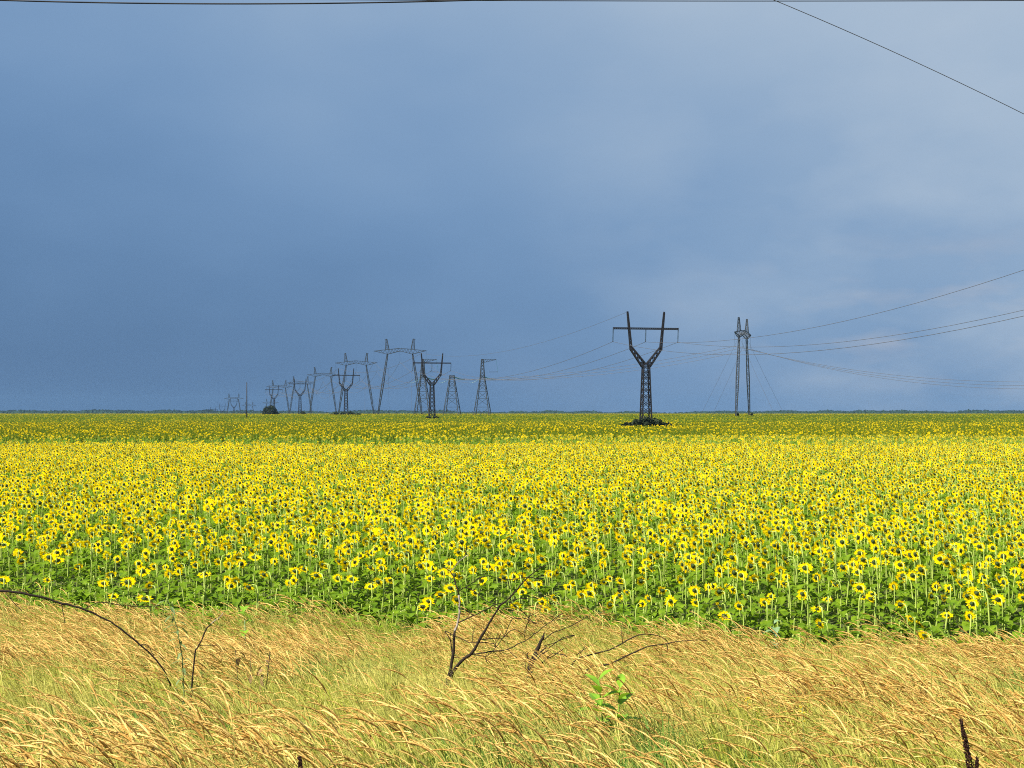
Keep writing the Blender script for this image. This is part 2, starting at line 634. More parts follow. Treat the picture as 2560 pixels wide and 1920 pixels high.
NEAR_END = 134.0
X, Y = jitter_grid(-72, 72, 18, 188, 0.51)
Xe, Ye = jitter_grid(-12, 12, 18, 31, 0.42)
ke = (Ye > front(Xe)) & (Ye < front(Xe) + 3.6)
nX = len(X)
X, Y = np.concatenate([X, Xe[ke]]), np.concatenate([Y, Ye[ke]])
extra = np.arange(len(X)) >= nX
edge = front(X)
keep = (Y > edge) & (np.abs(X) < 0.346 * Y * 1.10 + 2.0) & ((Y < NEAR_END - 6 + 5.0 * lowfreq(X, Y, .10, 4) + 4 * nrg.random(len(X))) | (nrg.random(len(X)) < .12 + .36 * sm(-15, 30, X + 4 * lowfreq(X, Y, .1, 14))))
X, Y, extra = X[keep], Y[keep], extra[keep]
inn = Y - front(X)
# the outermost plants are short and leafy, the flowering ones taller
Hs = 0.74 + 0.26 * sm(0, 7, inn) + nrg.normal(0, .07, len(X)) + 0.045 * lowfreq(X, Y, .5, 2)
pl = np.where(Y > NEAR_END, .6, 0.76 * (1 - sm(0.6, 5.2, inn)) + 0.08)
isleaf = (nrg.random(len(X)) < pl) | extra
var = np.where(isleaf, 14 + nrg.integers(0, 3, len(X)), nrg.integers(0, 14, len(X)))
az = R(24) + nrg.normal(0, .5, len(X))                     # flowers look away and to the left, to the sun
az = np.where(isleaf, nrg.uniform(0, 6.28, len(X)), az)
rot = np.stack([nrg.normal(0, .05, len(X)), nrg.normal(0, .06, len(X)), az], 1)
Zg = terr(X, Y)
scl = np.stack([Hs * 0 + nrg.uniform(.78, 1.2, len(X)), Hs * 0 + 1, Hs], 1)
scl[:, 1] = scl[:, 0]
# 300 nearest flowering plants in view become things of their own
cand = np.where((~isleaf) & (np.abs(X) < 0.345 * Y) & (inn > 0))[0]
cand = cand[np.argsort(Y[cand])][:300]
single = np.zeros(len(X), bool)
single[cand] = True

proto_objs = []
for k, sf in enumerate(flowering):
    proto_objs.append((sf['stem'].mesh('stem', [M_stem], True), [l_.mesh('leaf', [M_leaf]) for l_ in sf['leaves']],
                       sf['back'].mesh('flower_head', [M_back], False), sf['petals'].mesh('petals', [M_petal]), sf['disc'].mesh('seed_disc', [M_seed])))


def mk(name, me, parent):
    o = bpy.data.objects.new(name, me)
    scene.collection.objects.link(o)
    o.parent = parent
    return o


for i in cand:
    st, lv, bk, pt, ds = proto_objs[var[i]]
    r_ = empty('sunflower', (X[i], Y[i], Zg[i]))
    r_.rotation_euler = tuple(rot[i])
    r_.scale = tuple(scl[i])
    tl = TILTS[var[i]]
    lk = '%s sunflower with %s %s flower head seen from behind at the field edge' % (
        'tall' if scl[i][2] > .87 else 'short', 'broad' if HEADR[var[i]] * scl[i][0] > .118 else 'small', 'upright' if tl < 15 else ('nodding' if tl < 30 else 'drooping'))
    tag(r_, lk, 'sunflower', 'sunflowers along the front edge of the field')
    mk('stem', st, r_)
    for m_ in lv:
        mk('leaf', m_, r_)
    hd = mk('flower_head', bk, r_)
    mk('petals', pt, hd)
    mk('seed_disc', ds, hd)
rest = ~single
sfield = scatter('sunflower_field', [joined(s) for s in flowering + leafy], SF_MATS, np.stack([X, Y, Zg], 1)[rest], rot[rest], scl[rest], var[rest])
tag(sfield, 'dense blooming sunflower crop filling the bright yellow field behind its front edge', 'sunflower field', kind='stuff')


# second block beyond the gap: patches of many small plants
def patch(rg, size, n, hmin, hmax, pbloom, headr, simple):
    m = MB()
    for i in range(n):
        x, y = rg.uniform(-size / 2, size / 2), rg.uniform(-size / 2, size / 2)
        h = rg.uniform(hmin, hmax)
        if simple:
            p = MB()
            for j in range(4):
                a = rg.uniform(0, 6.28)
                z = h * rg.uniform(.55, .98)
                r = rg.uniform(.22, .42)
                b = a + rg.uniform(.5, 1.1)
                p.add([(0, 0, z + .02), (math.cos(a) * r, math.sin(a) * r, z - .05 + rg.uniform(-.1, .1)), (math.cos(b) * r, math.sin(b) * r, z - .05 + rg.uniform(-.1, .1))], [(0, 1, 2)], 1)
            p.add([(-.02, 0, 0), (.02, 0, 0), (.015, 0, h), (-.015, 0, h)], [(0, 1, 2, 3)], 0)
            if rg.random() < pbloom:
                c = Vector((0, .1, h))
                n_ = Vector((-.45 + rg.uniform(-.4, .4), .9, -rg.uniform(.05, .5))).normalized()
                bk, pe, di = MB(), MB(), MB()
                head_shape(bk, pe, di, c, n_, headr * .5, headr * .52, 7, rg, 1)
                p.merge(bk, 2)
                p.merge(pe, 3)
                p.merge(di, 4)
        else:
            b_ = rg.random() < pbloom
            p = joined(sunflower(rg, h, rg.uniform(5, 40),   .05 if b_ else 0, .07, 7, .12, 1))
            a = R(22) + rg.gauss(0, .5)
            ca, sa = math.cos(a), math.sin(a)
            p.v = [(vx * ca - vy * sa, vx * sa + vy * ca, vz) for (vx, vy, vz) in p.v]
        p.v = [(vx + x, vy + y, vz) for (vx, vy, vz) in p.v]
        m.merge(p)
    return m


rg = random.Random(21)
SF2 = [M_leaf2, M_leaf2, M_back, M_petal, M_seed]
mid_p = [patch(rg, 4.2, 52, 0.75, 1.55, [.16, .25, .09, .33][i], .1, False) for i in range(4)]
X2, Y2 = jitter_grid(-160, 160, 172, 430, 4.0, .25)
keep = (np.abs(X2) < 0.346 * Y2 * 1.06 + 6) & (Y2 > 186 + 9 * lowfreq(X2, Y2, .06, 8) + nrg.uniform(-8, 8, len(X2)) - 0.02 * X2)
keep &= ~((np.abs(X2 - 30.4) < 5.5) & (np.abs(Y2 - 336) < 5))
X2, Y2 = X2[keep], Y2[keep]
n_ = len(X2)
sec = scatter('far_sunflower_block', mid_p, SF2, np.stack([X2, Y2, terr(X2, Y2)], 1),
              np.stack([np.zeros(n_), np.zeros(n_), nrg.uniform(-.5, .5, n_)], 1),
              np.stack([np.ones(n_), np.ones(n_), 1 + .06 * lowfreq(X2, Y2, .08, 3)], 1),
              np.clip(np.floor((lowfreq(X2, Y2, .05, 5) + nrg.normal(0, .8, n_)) * 1.0 + 2), 0, 3).astype(int))
tag(sec, 'greener taller sunflower block with fewer blooms beyond the bright yellow one', 'sunflower field', kind='stuff')

far_p = [patch(rg, 8.5, 120, 1.2, 1.6, [.05, .08, .03, .11][i], .11, True) for i in range(4)]
X3, Y3 = jitter_grid(-460, 460, 428, 1290, 7.5, .3)
keep = (np.abs(X3) < 0.346 * Y3 * 1.05 + 10)
X3, Y3 = X3[keep], Y3[keep]
n_ = len(X3)
sec = scatter('distant_sunflower_block', far_p, SF2, np.stack([X3, Y3, terr(X3, Y3)], 1),
              np.stack([np.zeros(n_), np.zeros(n_), nrg.uniform(-.6, .6, n_)], 1), np.ones((n_, 3)),
              np.clip(np.floor(nrg.normal(1.4, 1.0, n_)), 0, 3).astype(int))
tag(sec, 'olive green strip of distant sunflowers running up to the far wood', 'sunflower field', kind='stuff')


# ------------------------------------------------------------------ verge grass
def stalk(rg, h, lean, arc, plume=True, pl=0.2, pr=0.011):
    """a dry reed-grass culm leaning to local -X in the wind, its plume arching over"""
    m = MB()
    pts, ang, p = [], R(4), Vector((0, 0, 0))
    side = rg.uniform(-.12, .12)
    segs = 7
    pts.append(p.copy())
    for i in range(segs):
        q = (i + 1) / segs
        ang = R(4) + lean * q ** 1.3
        L_ = (h - pl) / segs
        p = p + Vector((-math.sin(ang) * L_, side * q * L_, math.cos(ang) * L_))
        pts.append(p.copy())
    m.tube(pts, [.0040 - .0014 * i / segs for i in range(segs + 1)], 3, 0, False)
    ps = 8
    pp = [p.copy()]
    for i in range(ps):
        q = (i + 1) / ps
        a2 = ang + arc * q
        p = p + Vector((-math.sin(a2) * pl / ps, side * pl / ps, math.cos(a2) * pl / ps))
        pp.append(p.copy())
    if plume:
        rr = [.35, .75, 1, .95, 1.0, .8, .7, .45, .12]
        m.tube(pp, [pr * .52 * v * rg.uniform(.6, 1.3) for v in rr], 4, 1, False)
        for i in range(1, ps):
            d = (pp[i + 1] - pp[i - 1]).normalized()
            for k in range(6):
                u = Vector((rg.uniform(-1, 1), rg.uniform(-1, 1), rg.uniform(-1, 1)))
                u = (u - d * u.dot(d)).normalized()
                b = pp[i] + d * rg.uniform(-.01, .01)
                l_ = rg.uniform(.022, .042)
                w_ = d.cross(u) * .0032
                m.add([b - w_, b + w_, b + d * l_ + u * pr * rr[i] * 1.3], [(0, 1, 2)], 1)
    else:
        m.tube(pp, [.002 * (1 - i / ps) + .0006 for i in range(ps + 1)], 3, 0, False)
    # two straw leaves on the culm
    for k in range(2):
        b = pts[rg.choice([1, 2, 3, 4])]
        a = rg.uniform(2.2, 4.1)
        ln = rg.uniform(.18, .34)
        d = Vector((math.cos(a), math.sin(a), 0))
        w_ = Vector((-d.y, d.x, 0)) * .004
        t1 = b + d * ln * .45 + Vector((0, 0, ln * .5))
        t2 = b + d * ln + Vector((0, 0, ln * rg.uniform(.1, .6)))
        m.add([b - w_, b + w_, t1 + w_, t1 - w_, t2], [(0, 1, 2, 3), (3, 2, 4)], 2)
    return m


def tuft(rg, n, h, spread, lean):
    m = MB()
    for i in range(n):
        a = rg.uniform(0, 6.28)
        b = Vector((rg.uniform(-spread, spread), rg.uniform(-spread, spread), 0))
        ln = h * rg.uniform(.55, 1.15)
        out_ = rg.uniform(.05, .5)
        d = Vector((math.cos(a) * out_ - lean * rg.uniform(.5, 1.3), math.sin(a) * out_, 0))
        fw = rg.uniform(0, 3.14)
        w_ = Vector((math.cos(fw), math.sin(fw), 0)) * rg.uniform(.004, .0075)
        c1 = b + d * ln * .22 + Vector((0, 0, ln * .45))
        c2 = b + d * ln * .62 + Vector((0, 0, ln * .80))
        c3 = b + d * ln * 1.1 + Vector((0, 0, ln * rg.uniform(.72, 1.0)))
        m.add([b - w_, b + w_, c1 + w_ * .9, c1 - w_ * .9, c2 + w_ * .6, c2 - w_ * .6, c3], [(0, 1, 2, 3), (3, 2, 4, 5), (5, 4, 6)], 0)
    return m


rg = random.Random(5)
stalks = []
for i in range(16):
    stalks.append(stalk(rg, rg.uniform(.86, 1.12), R(rg.uniform(22, 44)), R(rg.uniform(20, 70)), True, rg.uniform(.19, .30), rg.uniform(.0085, .0125)))
for i in range(6):
    stalks.append(stalk(rg, rg.uniform(.7, 1.0), R(rg.uniform(15, 50)), R(rg.uniform(10, 40)), False))
GX, GY = jitter_grid(-11, 11, 6.6, 28.5, .062, .5)
keep = (np.abs(GX) < .346 * GY * 1.08 + .7) & (GY < front(GX) + 1.2 + .8 * lowfreq(GX, GY, 2.0, 12))
GX, GY = GX[keep], GY[keep]
# density: thick belts of plumes, a thinner greener hollow in the middle distance
hol = np.exp(-(((GX + 1.2) / 4.2) ** 2 + ((GY - 16.0) / 3.6) ** 2))
hol2 = np.exp(-(((GX - 4.2) / 1.5) ** 2 + ((GY - 17.0) / 1.5) ** 2))
hol3 = np.exp(-(((GX + 3.4) / 1.4) ** 2 + ((GY - 13.0) / 1.6) ** 2))
hol4 = np.exp(-(((GX + .7) / .9) ** 2 + ((GY - 15.4) / 1.3) ** 2))
dens = .74 - .5 * hol4 - .55 * hol - .35 * hol2 - .45 * hol3 + .42 * lowfreq(GX, GY, 1.2, 6) + .22 * lowfreq(GX, GY, 3.5, 16)
keep = nrg.random(len(GX)) < np.clip(dens, .10, 1) * .62
gx, gy = GX[keep], GY[keep]
n_ = len(gx)
print('stalks', n_)
hs = nrg.uniform(.70, 1.12, n_) * (1 + .13 * lowfreq(gx, gy, 1.3, 9)) * (1 - .35 * np.exp(-(((gx + .7) / .9) ** 2 + ((gy - 15.6) / 1.2) ** 2)))
grass = scatter('dry_reed_grass', stalks, [M_straw, M_plume, M_blade], np.stack([gx, gy, terr(gx, gy) - .02], 1),
                np.stack([nrg.normal(0, .10, n_), nrg.normal(0, .12, n_), nrg.normal(0.05, .52, n_)], 1),
                np.stack([hs, hs, hs], 1), np.where(nrg.random(n_) < .28, nrg.integers(16, 22, n_), nrg.integers(0, 16, n_)))
tag(grass, 'dry golden reed grass with feathery seed heads blown over by the wind', 'grass', kind='stuff')

tufts = [tuft(rg, 16, .66, .06, .40) for i in range(5)] + [tuft(rg, 14, .6, .06, .25) for i in range(4)]
for i in range(5, 9):
    tufts[i].m = [1] * len(tufts[i].m)
X5, Y5 = jitter_grid(-11, 11, 6.6, 27.5, .130, .5)
keep = (np.abs(X5) < .346 * Y5 * 1.08 + .7) & (Y5 < front(X5) + .8)
X5, Y5 = X5[keep], Y5[keep]
n_ = len(X5)
gr = lowfreq(X5, Y5, .9, 31) + 0.9 * np.exp(-(((X5 + 3.4) / 1.5) ** 2 + ((Y5 - 13) / 2) ** 2))
hs = nrg.uniform(.75, 1.25, n_)
under = scatter('green_undergrowth_grass', tufts, [M_blade, M_bladeg], np.stack([X5, Y5, terr(X5, Y5) - .02], 1),
                np.stack([nrg.normal(0, .1, n_), nrg.normal(0, .1, n_), nrg.normal(0, .5, n_)], 1), np.stack([hs, hs, hs], 1),
                np.where(gr + nrg.normal(0, .45, n_) > .85, nrg.integers(5, 9, n_), nrg.integers(0, 5, n_)))
tag(under, 'yellow green blades of grass growing between the dry stalks', 'grass', kind='stuff')


# ------------------------------------------------------------------ pylons
def lattice(legs, brace, b0, b1, w0, w1, panels, lw, bw, ydepth=None, style='x'):
    """four-legged lattice between two squares centred on b0 and b1 (along any axis)"""
    b0, b1 = Vector(b0), Vector(b1)
    d = (b1 - b0).normalized()
    v = Vector((0, 1, 0))
    u = v.cross(d).normalized()
    v = d.cross(u).normalized()
    co = ((1, 1), (-1, 1), (-1, -1), (1, -1))
    dep = ydepth or (w0, w1)
    P = lambda q, k: b0.lerp(b1, q) + u * (co[k % 4][0] * (w0 + (w1 - w0) * q) / 2) + v * (co[k % 4][1] * (dep[0] + (dep[1] - dep[0]) * q) / 2)
    for k in range(4):
        (legs[k] if isinstance(legs, list) else legs).bar(P(0, k), P(1, k), lw)
    qs = [0]
    rat = (max(w1, .3) / max(w0, .3)) ** (1 / panels)
    for i in range(panels):
        qs.append(qs[-1] + rat ** i)
    qs = [q / qs[-1] for q in qs]
    for i in range(panels):
        for k in range(4):
            if style == 'x':
                brace.bar(P(qs[i], k), P(qs[i + 1], k + 1), bw)
                brace.bar(P(qs[i], k + 1), P(qs[i + 1], k), bw)
            else:
                if (i + k) % 2:
                    brace.bar(P(qs[i], k), P(qs[i + 1], k + 1), bw)
                else:
                    brace.bar(P(qs[i], k + 1), P(qs[i + 1], k), bw)
            if i % 4 == 3 or i == panels - 1 or style != 'x':
                brace.bar(P(qs[i + 1], k), P(qs[i + 1], k + 1), bw)


def insulator(parent, top, bot, n, r, m, name='insulator_string'):
    mb = MB()
    top, bot = Vector(top), Vector(bot)
    mb.tube([top, bot], .03, 4)
    d = (bot - top)
    dn = d.normalized()
    for i in range(n):
        c = top + d * ((i + .7) / (n + .6))
        mb.tube([c - dn * .05, c + dn * .01, c + dn * .05], [r * .35, r, r * .5], 7)
    return mb.build(name, m, parent)


def y_pylon():
    root = empty('y_pylon', (0, 0, 0))
    legs = [MB() for _ in range(4)]
    br = MB()
    lattice(legs, br, (0, 0, -.2), (0, 0, 15.0), 2.35, 1.35, 10, .24, .12)
    for l_ in legs:
        l_.build('leg', M_steel, root)
    br.build('bracing', M_steel, root)
    for s in (-1, 1):
        a = MB()
        lattice(a, a, (s * .45, 0, 14.7), (s * 3.5, 0, 18.7), 1.05, .6, 4, .24, .13)
        lattice(a, a, (s * 3.5, 0, 18.6), (s * 4.3, 0, 26.7), .46, .24, 11, .18, .12)
        a.bar((s * 4.26, 0, 26.5), (s * 4.34, 0, 27.0), .36)
        a.bar((s * .1, 0, 15.2), (s * 1.2, 0, 16.2), .3)
        a.build('arm', M_steel, root)
    c = MB()
    for y in (-.16, .16):
        for z in (23.0, 23.26):
            c.bar((-7.7, y, z), (7.7, y, z), .2)
    for i in range(30):
        x = -7.7 + i * 15.4 / 30
        c.bar((x, -.16, 23), (x + .51, -.16, 23.26), .06)
        c.bar((x, .16, 23), (x + .51, .16, 23.26), .06)
    c.build('crossarm', M_steel, root)
    for x in (-7.65, 0, 7.65):
        insulator(root, (x, 0, 22.95), (x - .1, 0, 20.25), 13, .21, M_isol)
        k = MB()
        k.bar((x - .25, -.35, 20.15), (x + .05, .35, 20.15), .16)
        k.build('clamp', M_steel, root)
    return root


YP = [(30.4, 336), (-31.6, 585), (-91.5, 816), (-152.7, 1066), (-214, 1330)]
for d in (1866, 2141, 2424, 2686):
    YP.append(((421800 - 921 * d) / 3700 + 0.0, d))
YP = [(x if i < 5 else 114 - .249 * y, y) for i, (x, y) in enumerate(YP)]
YLAB = ['black Y-shaped lattice pylon rising from a wide mound of dark shrubs, biggest of its line',
        'black Y-shaped pylon in front of the tapered lattice strain towers, low weeds at its foot',
        'black Y-shaped pylon standing in a long low heap of dark shrubs',
        'Y-shaped pylon with one small dark shrub beside its right foot',
        'Y-shaped pylon whose foot is hidden behind the round dark bush',
        'Y-shaped pylon next to the lone pole, on the side away from the round bush',
        'small Y-shaped pylon second along from the lone pole, only its fork above the field',
        'small Y-shaped pylon third along from the lone pole, only its fork above the field',
        'smallest Y-shaped pylon at the far end of its line, barely above the field']
y0 = y_pylon()
yrot = math.atan2(61, 245)                       # the crossarm stands across the line
ytow = []
for i, (x, y) in enumerate(YP):
    o = y0 if i == 0 else copy_tree(y0)
    o.location = (x, y, tz(x, y))
    o.rotation_euler = (0, 0, yrot * (1 if i else .8))
    tag(o, YLAB[i], 'pylon', 'Y-shaped pylons of one line')
    ytow.append(o)


def portal_pylon():
    root = empty('portal_pylon', (0, 0, 0))
    for s in (-1, 1):
        a, b, c = Vector((s * 14.3, 0, -.3)), Vector((s * 11.2, 0, 19.5)), Vector((s * 8.0, 0, 39.2))
        g = MB()
        lattice(g, g, a, b, .55, 1.25, 13, .23, .11, None, 'z')
        lattice(g, g, b, c, 1.25, .6, 13, .23, .11, None, 'z')
        g.build('leg', M_galv, root)
        p = MB()
        lattice(p, p, (s * 8.1, 0, 41.9), (s * 8.7, 0, 48.6), 2.1, .7, 7, .22, .11, (1.5, .5), 'z')
        p.bar((s * 8.4, 0, 48.6), (s * 10.0, 0, 48.0), .16)
        p.bar((s * 8.4, 0, 47.6), (s * 10.0, 0, 48.0), .1)
        p.build('peak', M_galv, root)
    cb = MB()
    br = MB()
    xs = [-16.8, -13.9, -11, -8.1, -6.1, -4.1, -2.05, 0, 2.05, 4.1, 6.1, 8.1, 11, 13.9, 16.8]

    def top(x):
        a = abs(x)
        return 42.7 - .09 * a if a < 8.2 else 41.96 - .10 * (a - 8.1)

    def bot(x):
        a = abs(x)
        return 41.0 - .24 * a if a < 8.2 else 39.06 + .235 * (a - 8.1)

    for y in (-.75, .75):
        def yy(x):
            return y * (1 if abs(x) < 8.3 else 1 - .8 * (abs(x) - 8.1) / 8.7)
        for i in range(len(xs) - 1):
            a, b = xs[i], xs[i + 1]
            cb.bar((a, yy(a), top(a)), (b, yy(b), top(b)), .27)
            cb.bar((a, yy(a), bot(a)), (b, yy(b), bot(b)), .27)
            m_ = (a + b) / 2
            br.bar((a, yy(a), bot(a)), (m_, yy(m_), top(m_)), .10)
            br.bar((m_, yy(m_), top(m_)), (b, yy(b), bot(b)), .10)
    for x in xs:
        w_ = .75 * (1 if abs(x) < 8.3 else 1 - .8 * (abs(x) - 8.1) / 8.7)
        br.bar((x, -w_, top(x)), (x, w_, top(x)), .09)
        br.bar((x, -w_, bot(x)), (x, w_, bot(x)), .09)
    c_ = cb.build('crossarm', M_galv, root)
    br.build('bracing', M_galv, c_)
    for x, z in ((-16.7, 41.0), (0, 41.0), (16.7, 41.0)):
        insulator(root, (x, 0, z), (x, 0, z - 6.6), 16, .13, M_isol)
    for sx in (-1, 1):
        for sy in (-1, 1):
            w = MB()
            w.tube([(sx * 8.0, 0, 39.4), (sx * 9.5, sy * 9, 20), (sx * 11.5, sy * 19, -.3)], .045, 4)
            w.build('guy_wire', M_wire, root)
    return root


PP = [(112.0, 718, R(68), 'tall portal pylon seen almost edge-on, its two legs close together'),
      (-70, 925, R(-9), 'widest grey portal pylon with splayed legs directly behind the pylon with weeds at its foot'),
      (-121, 1149, R(-9), 'grey portal pylon second in its row, behind the pylon standing in the long shrub heap'),
      (-189, 1480, R(-10), 'grey portal pylon third in its row, between one-shrub Y pylon and long shrub heap'),
      (-247, 1730, R(-10), 'hazy portal pylon fourth in its row, just behind the Y pylon with one small shrub'),
      (-291, 1850, R(-10), 'hazy portal pylon fifth in its row, just behind the round dark bush'),
      (-451, 2400, R(-12), 'faint portal pylon behind the lone pole'),
      (-473, 2900, R(-12), 'faint portal pylon whose peaks show on both sides of the round dark bush'),
      (-565, 3180, R(-12), 'faintest portal pylon low over the far wood between lone pole and round bush')]
p0 = portal_pylon()
ptow = []
for i, (x, y, rz, lab) in enumerate(PP):
    o = p0 if i == 0 else copy_tree(p0)
    o.location = (x, y, tz(x, y))
    o.rotation_euler = (0, 0, rz)
    tag(o, lab, 'pylon', 'portal pylons of the big line')
    ptow.append(o)


def strain_tower(ext):
    root = empty('strain_tower', (0, 0, 0))
    legs = [MB() for _ in range(4)]
    br = MB()
    lattice(legs, br, (0, 0, -.2), (0, 0, 21.0), 8.6, 2.3, 6, .34, .15, None, 'z')
    br2 = MB()
    lattice(br2, br2, (0, 0, 20.9), (0, 0, 22.2), 2.3, 2.3, 1, .22, .16)
    for l_ in legs:
        l_.build('leg', M_galv, root)
    br.build('bracing', M_galv, root)
    br2.build('head_frame', M_galv, root)
    if ext:
        e_ = MB()
        lattice(e_, e_, (0, 0, 22.1), (0, 0, 30.8), 2.2, .95, 5, .24, .13)
        e_.build('mast', M_galv, root)
        a = MB()
        for y in (-.4, .4):
            a.bar((-.5, y, 30.7), (7.4, y * .3, 30.6), .18)
            a.bar((.4, y, 28.9), (7.4, y * .3, 30.5), .16)
            for k in range(5):
                q, q2 = k / 5, (k + 1) / 5
                a.bar((.4 + 7 * q, y * (1 - .7 * q), 28.9 + 1.6 * q), (.4 + 7 * q2, y * (1 - .7 * q2), 30.65), .1)
        a.build('top_arm', M_galv, root)
        insulator(root, (7.3, 0, 30.5), (8.3, 0, 24.0), 18, .15, M_glass)
        b = MB()
        b.bar((8.3, 0, 24.0), (3.4, 0, 24.0), .2)
        b.build('jumper_bar', M_galv, root)
    for y in (-.8, .8):                                  # twin tension strings, sagging to the right
        pts = [Vector((1.2 + 5.4 * q, y, 21.4 - 1.5 * q - .5 * math.sin(q * 3.14) * .5)) for q in (0, .25, .5, .75, 1)]
        s = MB()
        s.tube(pts, .15, 5)
        for i in range(22):
            q = (i + .5) / 22 * 4
            k = min(3, int(q))
            c = pts[k].lerp(pts[k + 1], q - k)
            dd = (pts[k + 1] - pts[k]).normalized()
            s.tube([c - dd * .07, c, c + dd * .07], [.14, .34, .16], 6)
        s.build('tension_string', M_glass, root)
    yk = MB()
    yk.bar((6.65, -1.0, 19.9), (6.65, 1.0, 19.9), .3)
    yk.build('yoke_plate', M_steel, root)
    j = MB()
    jp = [Vector((-6.8 + 5.6 * q, 0, 18.2 + 2.6 * q * q)) for q in (0, .2, .4, .6, .8, 1)]
    j.tube(jp, .09, 5)
    for c in jp[1:]:
        j.tube([c - Vector((.1, 0, .03)), c, c + Vector((.1, 0, .03))], [.1, .2, .1], 6)
    j.build('jumper_string', M_glass, root)
    return root


TT = []
for i, (pxx, ext, lab) in enumerate(((1057, True, 'tapered lattice strain tower with top mast, half hidden behind a Y pylon'),
                                     (1130, False, 'short tapered lattice strain tower without a mast, middle one of the three'),
                                     (1206, True, 'tapered lattice strain tower with mast and side arm, standing clear of the Y pylons'))):
    o = strain_tower(ext)
    x = (pxx - CX) / F * 780
    o.location = (x, 780, tz(x, 780))
    o.rotation_euler = (0, 0, R(-8))
    tag(o, lab, 'pylon', 'strain towers of the big line')
    TT.append(o)

pole = MB()
pole.tube([(0, 0, -.5), (0, 0, 8), (0, 0, 15.6)], [.24, .20, .15], 10)
x, y = (617 - CX) / F * 600, 600
r_ = empty('lone_pole', (x, y, tz(x, y)))
pole.build('shaft', M_conc, r_, True)
cp = MB()
cp.tube([(0, 0, 15.6), (0, 0, 15.75)], [.17, .12], 10)
cp.build('cap', M_conc, r_)
bx = MB()
bx.tube([(0, 0, -.3), (0, 0, .9)], [.42, .36], 10)
bx.build('footing', M_conc, r_)
tag(r_, 'lone slender concrete pole standing in the far field beside the round bush', 'pole')


# ------------------------------------------------------------------ wires of the far lines
def world_of(o, p):
    return Matrix.LocRotScale(o.location, o.rotation_euler, None) @ Vector(p)


def wire(a, b, sag, r, label, group, n=18, name='power_line_wire', m=None):
    mb = MB()
    a, b = Vector(a), Vector(b)
    pts = [a.lerp(b, i / n) - Vector((0, 0, 4 * sag * (i / n) * (1 - i / n))) for i in range(n + 1)]
    mb.tube(pts, r * 1.3, 5)
    o = mb.build(name, m or M_wire, None)
    return tag(o, label, 'wire', group)


NM = ['first', 'second', 'third', 'fourth', 'fifth']
for i in range(4):
    for lx in (-7.65, 0, 7.65):
        wire(world_of(ytow[i], (lx - .1, 0, 20.1)), world_of(ytow[i + 1], (lx - .1, 0, 20.1)), 6.0 - .4 * i, .035 + .012 * i,
             'thin grey conductor sagging between the %s and %s Y pylon from the shrub mound' % (NM[i], NM[i + 1]), 'conductors between Y pylons, span %s' % NM[i])
    wire(world_of(ytow[i], (-4.3, 0, 26.9)), world_of(ytow[i + 1], (-4.3, 0, 26.9)), 4.5, .025 + .012 * i,
         'thin earth wire joining the left horn tips of the %s and %s Y pylon' % (NM[i], NM[i + 1]), 'earth wires of the Y line')


# towards the next tower of the Y line, out of view on the right
def side_wire(start, ctrl, lab):
    s = Vector(start)
    dirn = Vector((61, -245, 0)).normalized()
    ts, zs = [0], [s.z]
    for (pxx, pyy) in ctrl:
        k = (pxx - CX) / F
        t_ = (k * s.y - s.x) / (dirn.x - k * dirn.y)
        d = s.y + dirn.y * t_
        ts.append(t_)
        zs.append(EYE + (HY - pyy) / F * d)
    co = np.polyfit(ts, zs, 2)
    mb = MB()
    T = ts[-1] * 1.12
    mb.tube([s + dirn * (T * i / 22) + Vector((0, 0, np.polyval(co, T * i / 22) - s.z)) for i in range(23)], .036, 5)
    o = mb.build('power_line_wire', M_wire, None)
    tag(o, lab, 'wire')


side_wire(world_of(ytow[0], (-.1, 0, 20.1)), [(1980, 829), (2560, 675)], 'steepest grey wire climbing away from the middle insulator of the biggest Y pylon')
side_wire(world_of(ytow[0], (7.55, 0, 20.1)), [(1980, 865), (2560, 775)], 'grey wire climbing gently from the right insulator of the biggest Y pylon')
side_wire(world_of(ytow[0], (-7.75, 0, 20.1)), [(1980, 882), (2560, 790)], 'lowest grey wire climbing from the left insulator of the biggest Y pylon')

# big line: strain towers <-> edge-on portal <-> beyond, and the row of portals going away
for k, lx in enumerate((-16.7, 0, 16.7)):
    pb = world_of(ptow[0], (lx, 0, 34.3))
    tt = TT[k]
    wire(world_of(tt, (6.7, 0, 19.9)), pb, 4.0, .055, 'long grey conductor rising from a strain tower to the edge-on portal pylon', 'conductors from strain towers to edge-on pylon')
    fa = Vector((pb.x + 240, pb.y - 100, 33.5))
    wire(pb, fa, 17 + k * 1.3, .055, 'long grey conductor dipping away from the edge-on portal pylon', 'conductors beyond the edge-on pylon', 24)
    wire(world_of(tt, (-6.8, 0, 18.2)), world_of(ptow[1], ((0, 0, 0)[0] + (-16.7, 0, 16.7)[k], 0, 34.3)), 3.0, .05,
         'grey conductor running from a strain tower up to the widest portal pylon', 'conductors from strain towers to widest portal')
    for i in range(1, 5):
        wire(world_of(ptow[i], (lx, 0, 34.3)), world_of(ptow[i + 1], (lx, 0, 34.3)), 14 if i != 4 else 5, .05 + .01 * i,
             'grey conductor hanging between the %s and %s portal pylon of the receding row' % (NM[i - 1], NM[i]), 'conductors of portal span %s' % NM[i - 1])

# overhead cables above the road verge
def cable(name, pts, r, label, m):
    co = [Vector(p) for p in pts]
    mb = MB()
    mb.tube(co, r, 7)
    tag(mb.build(name, m, None, True), label, 'cable')


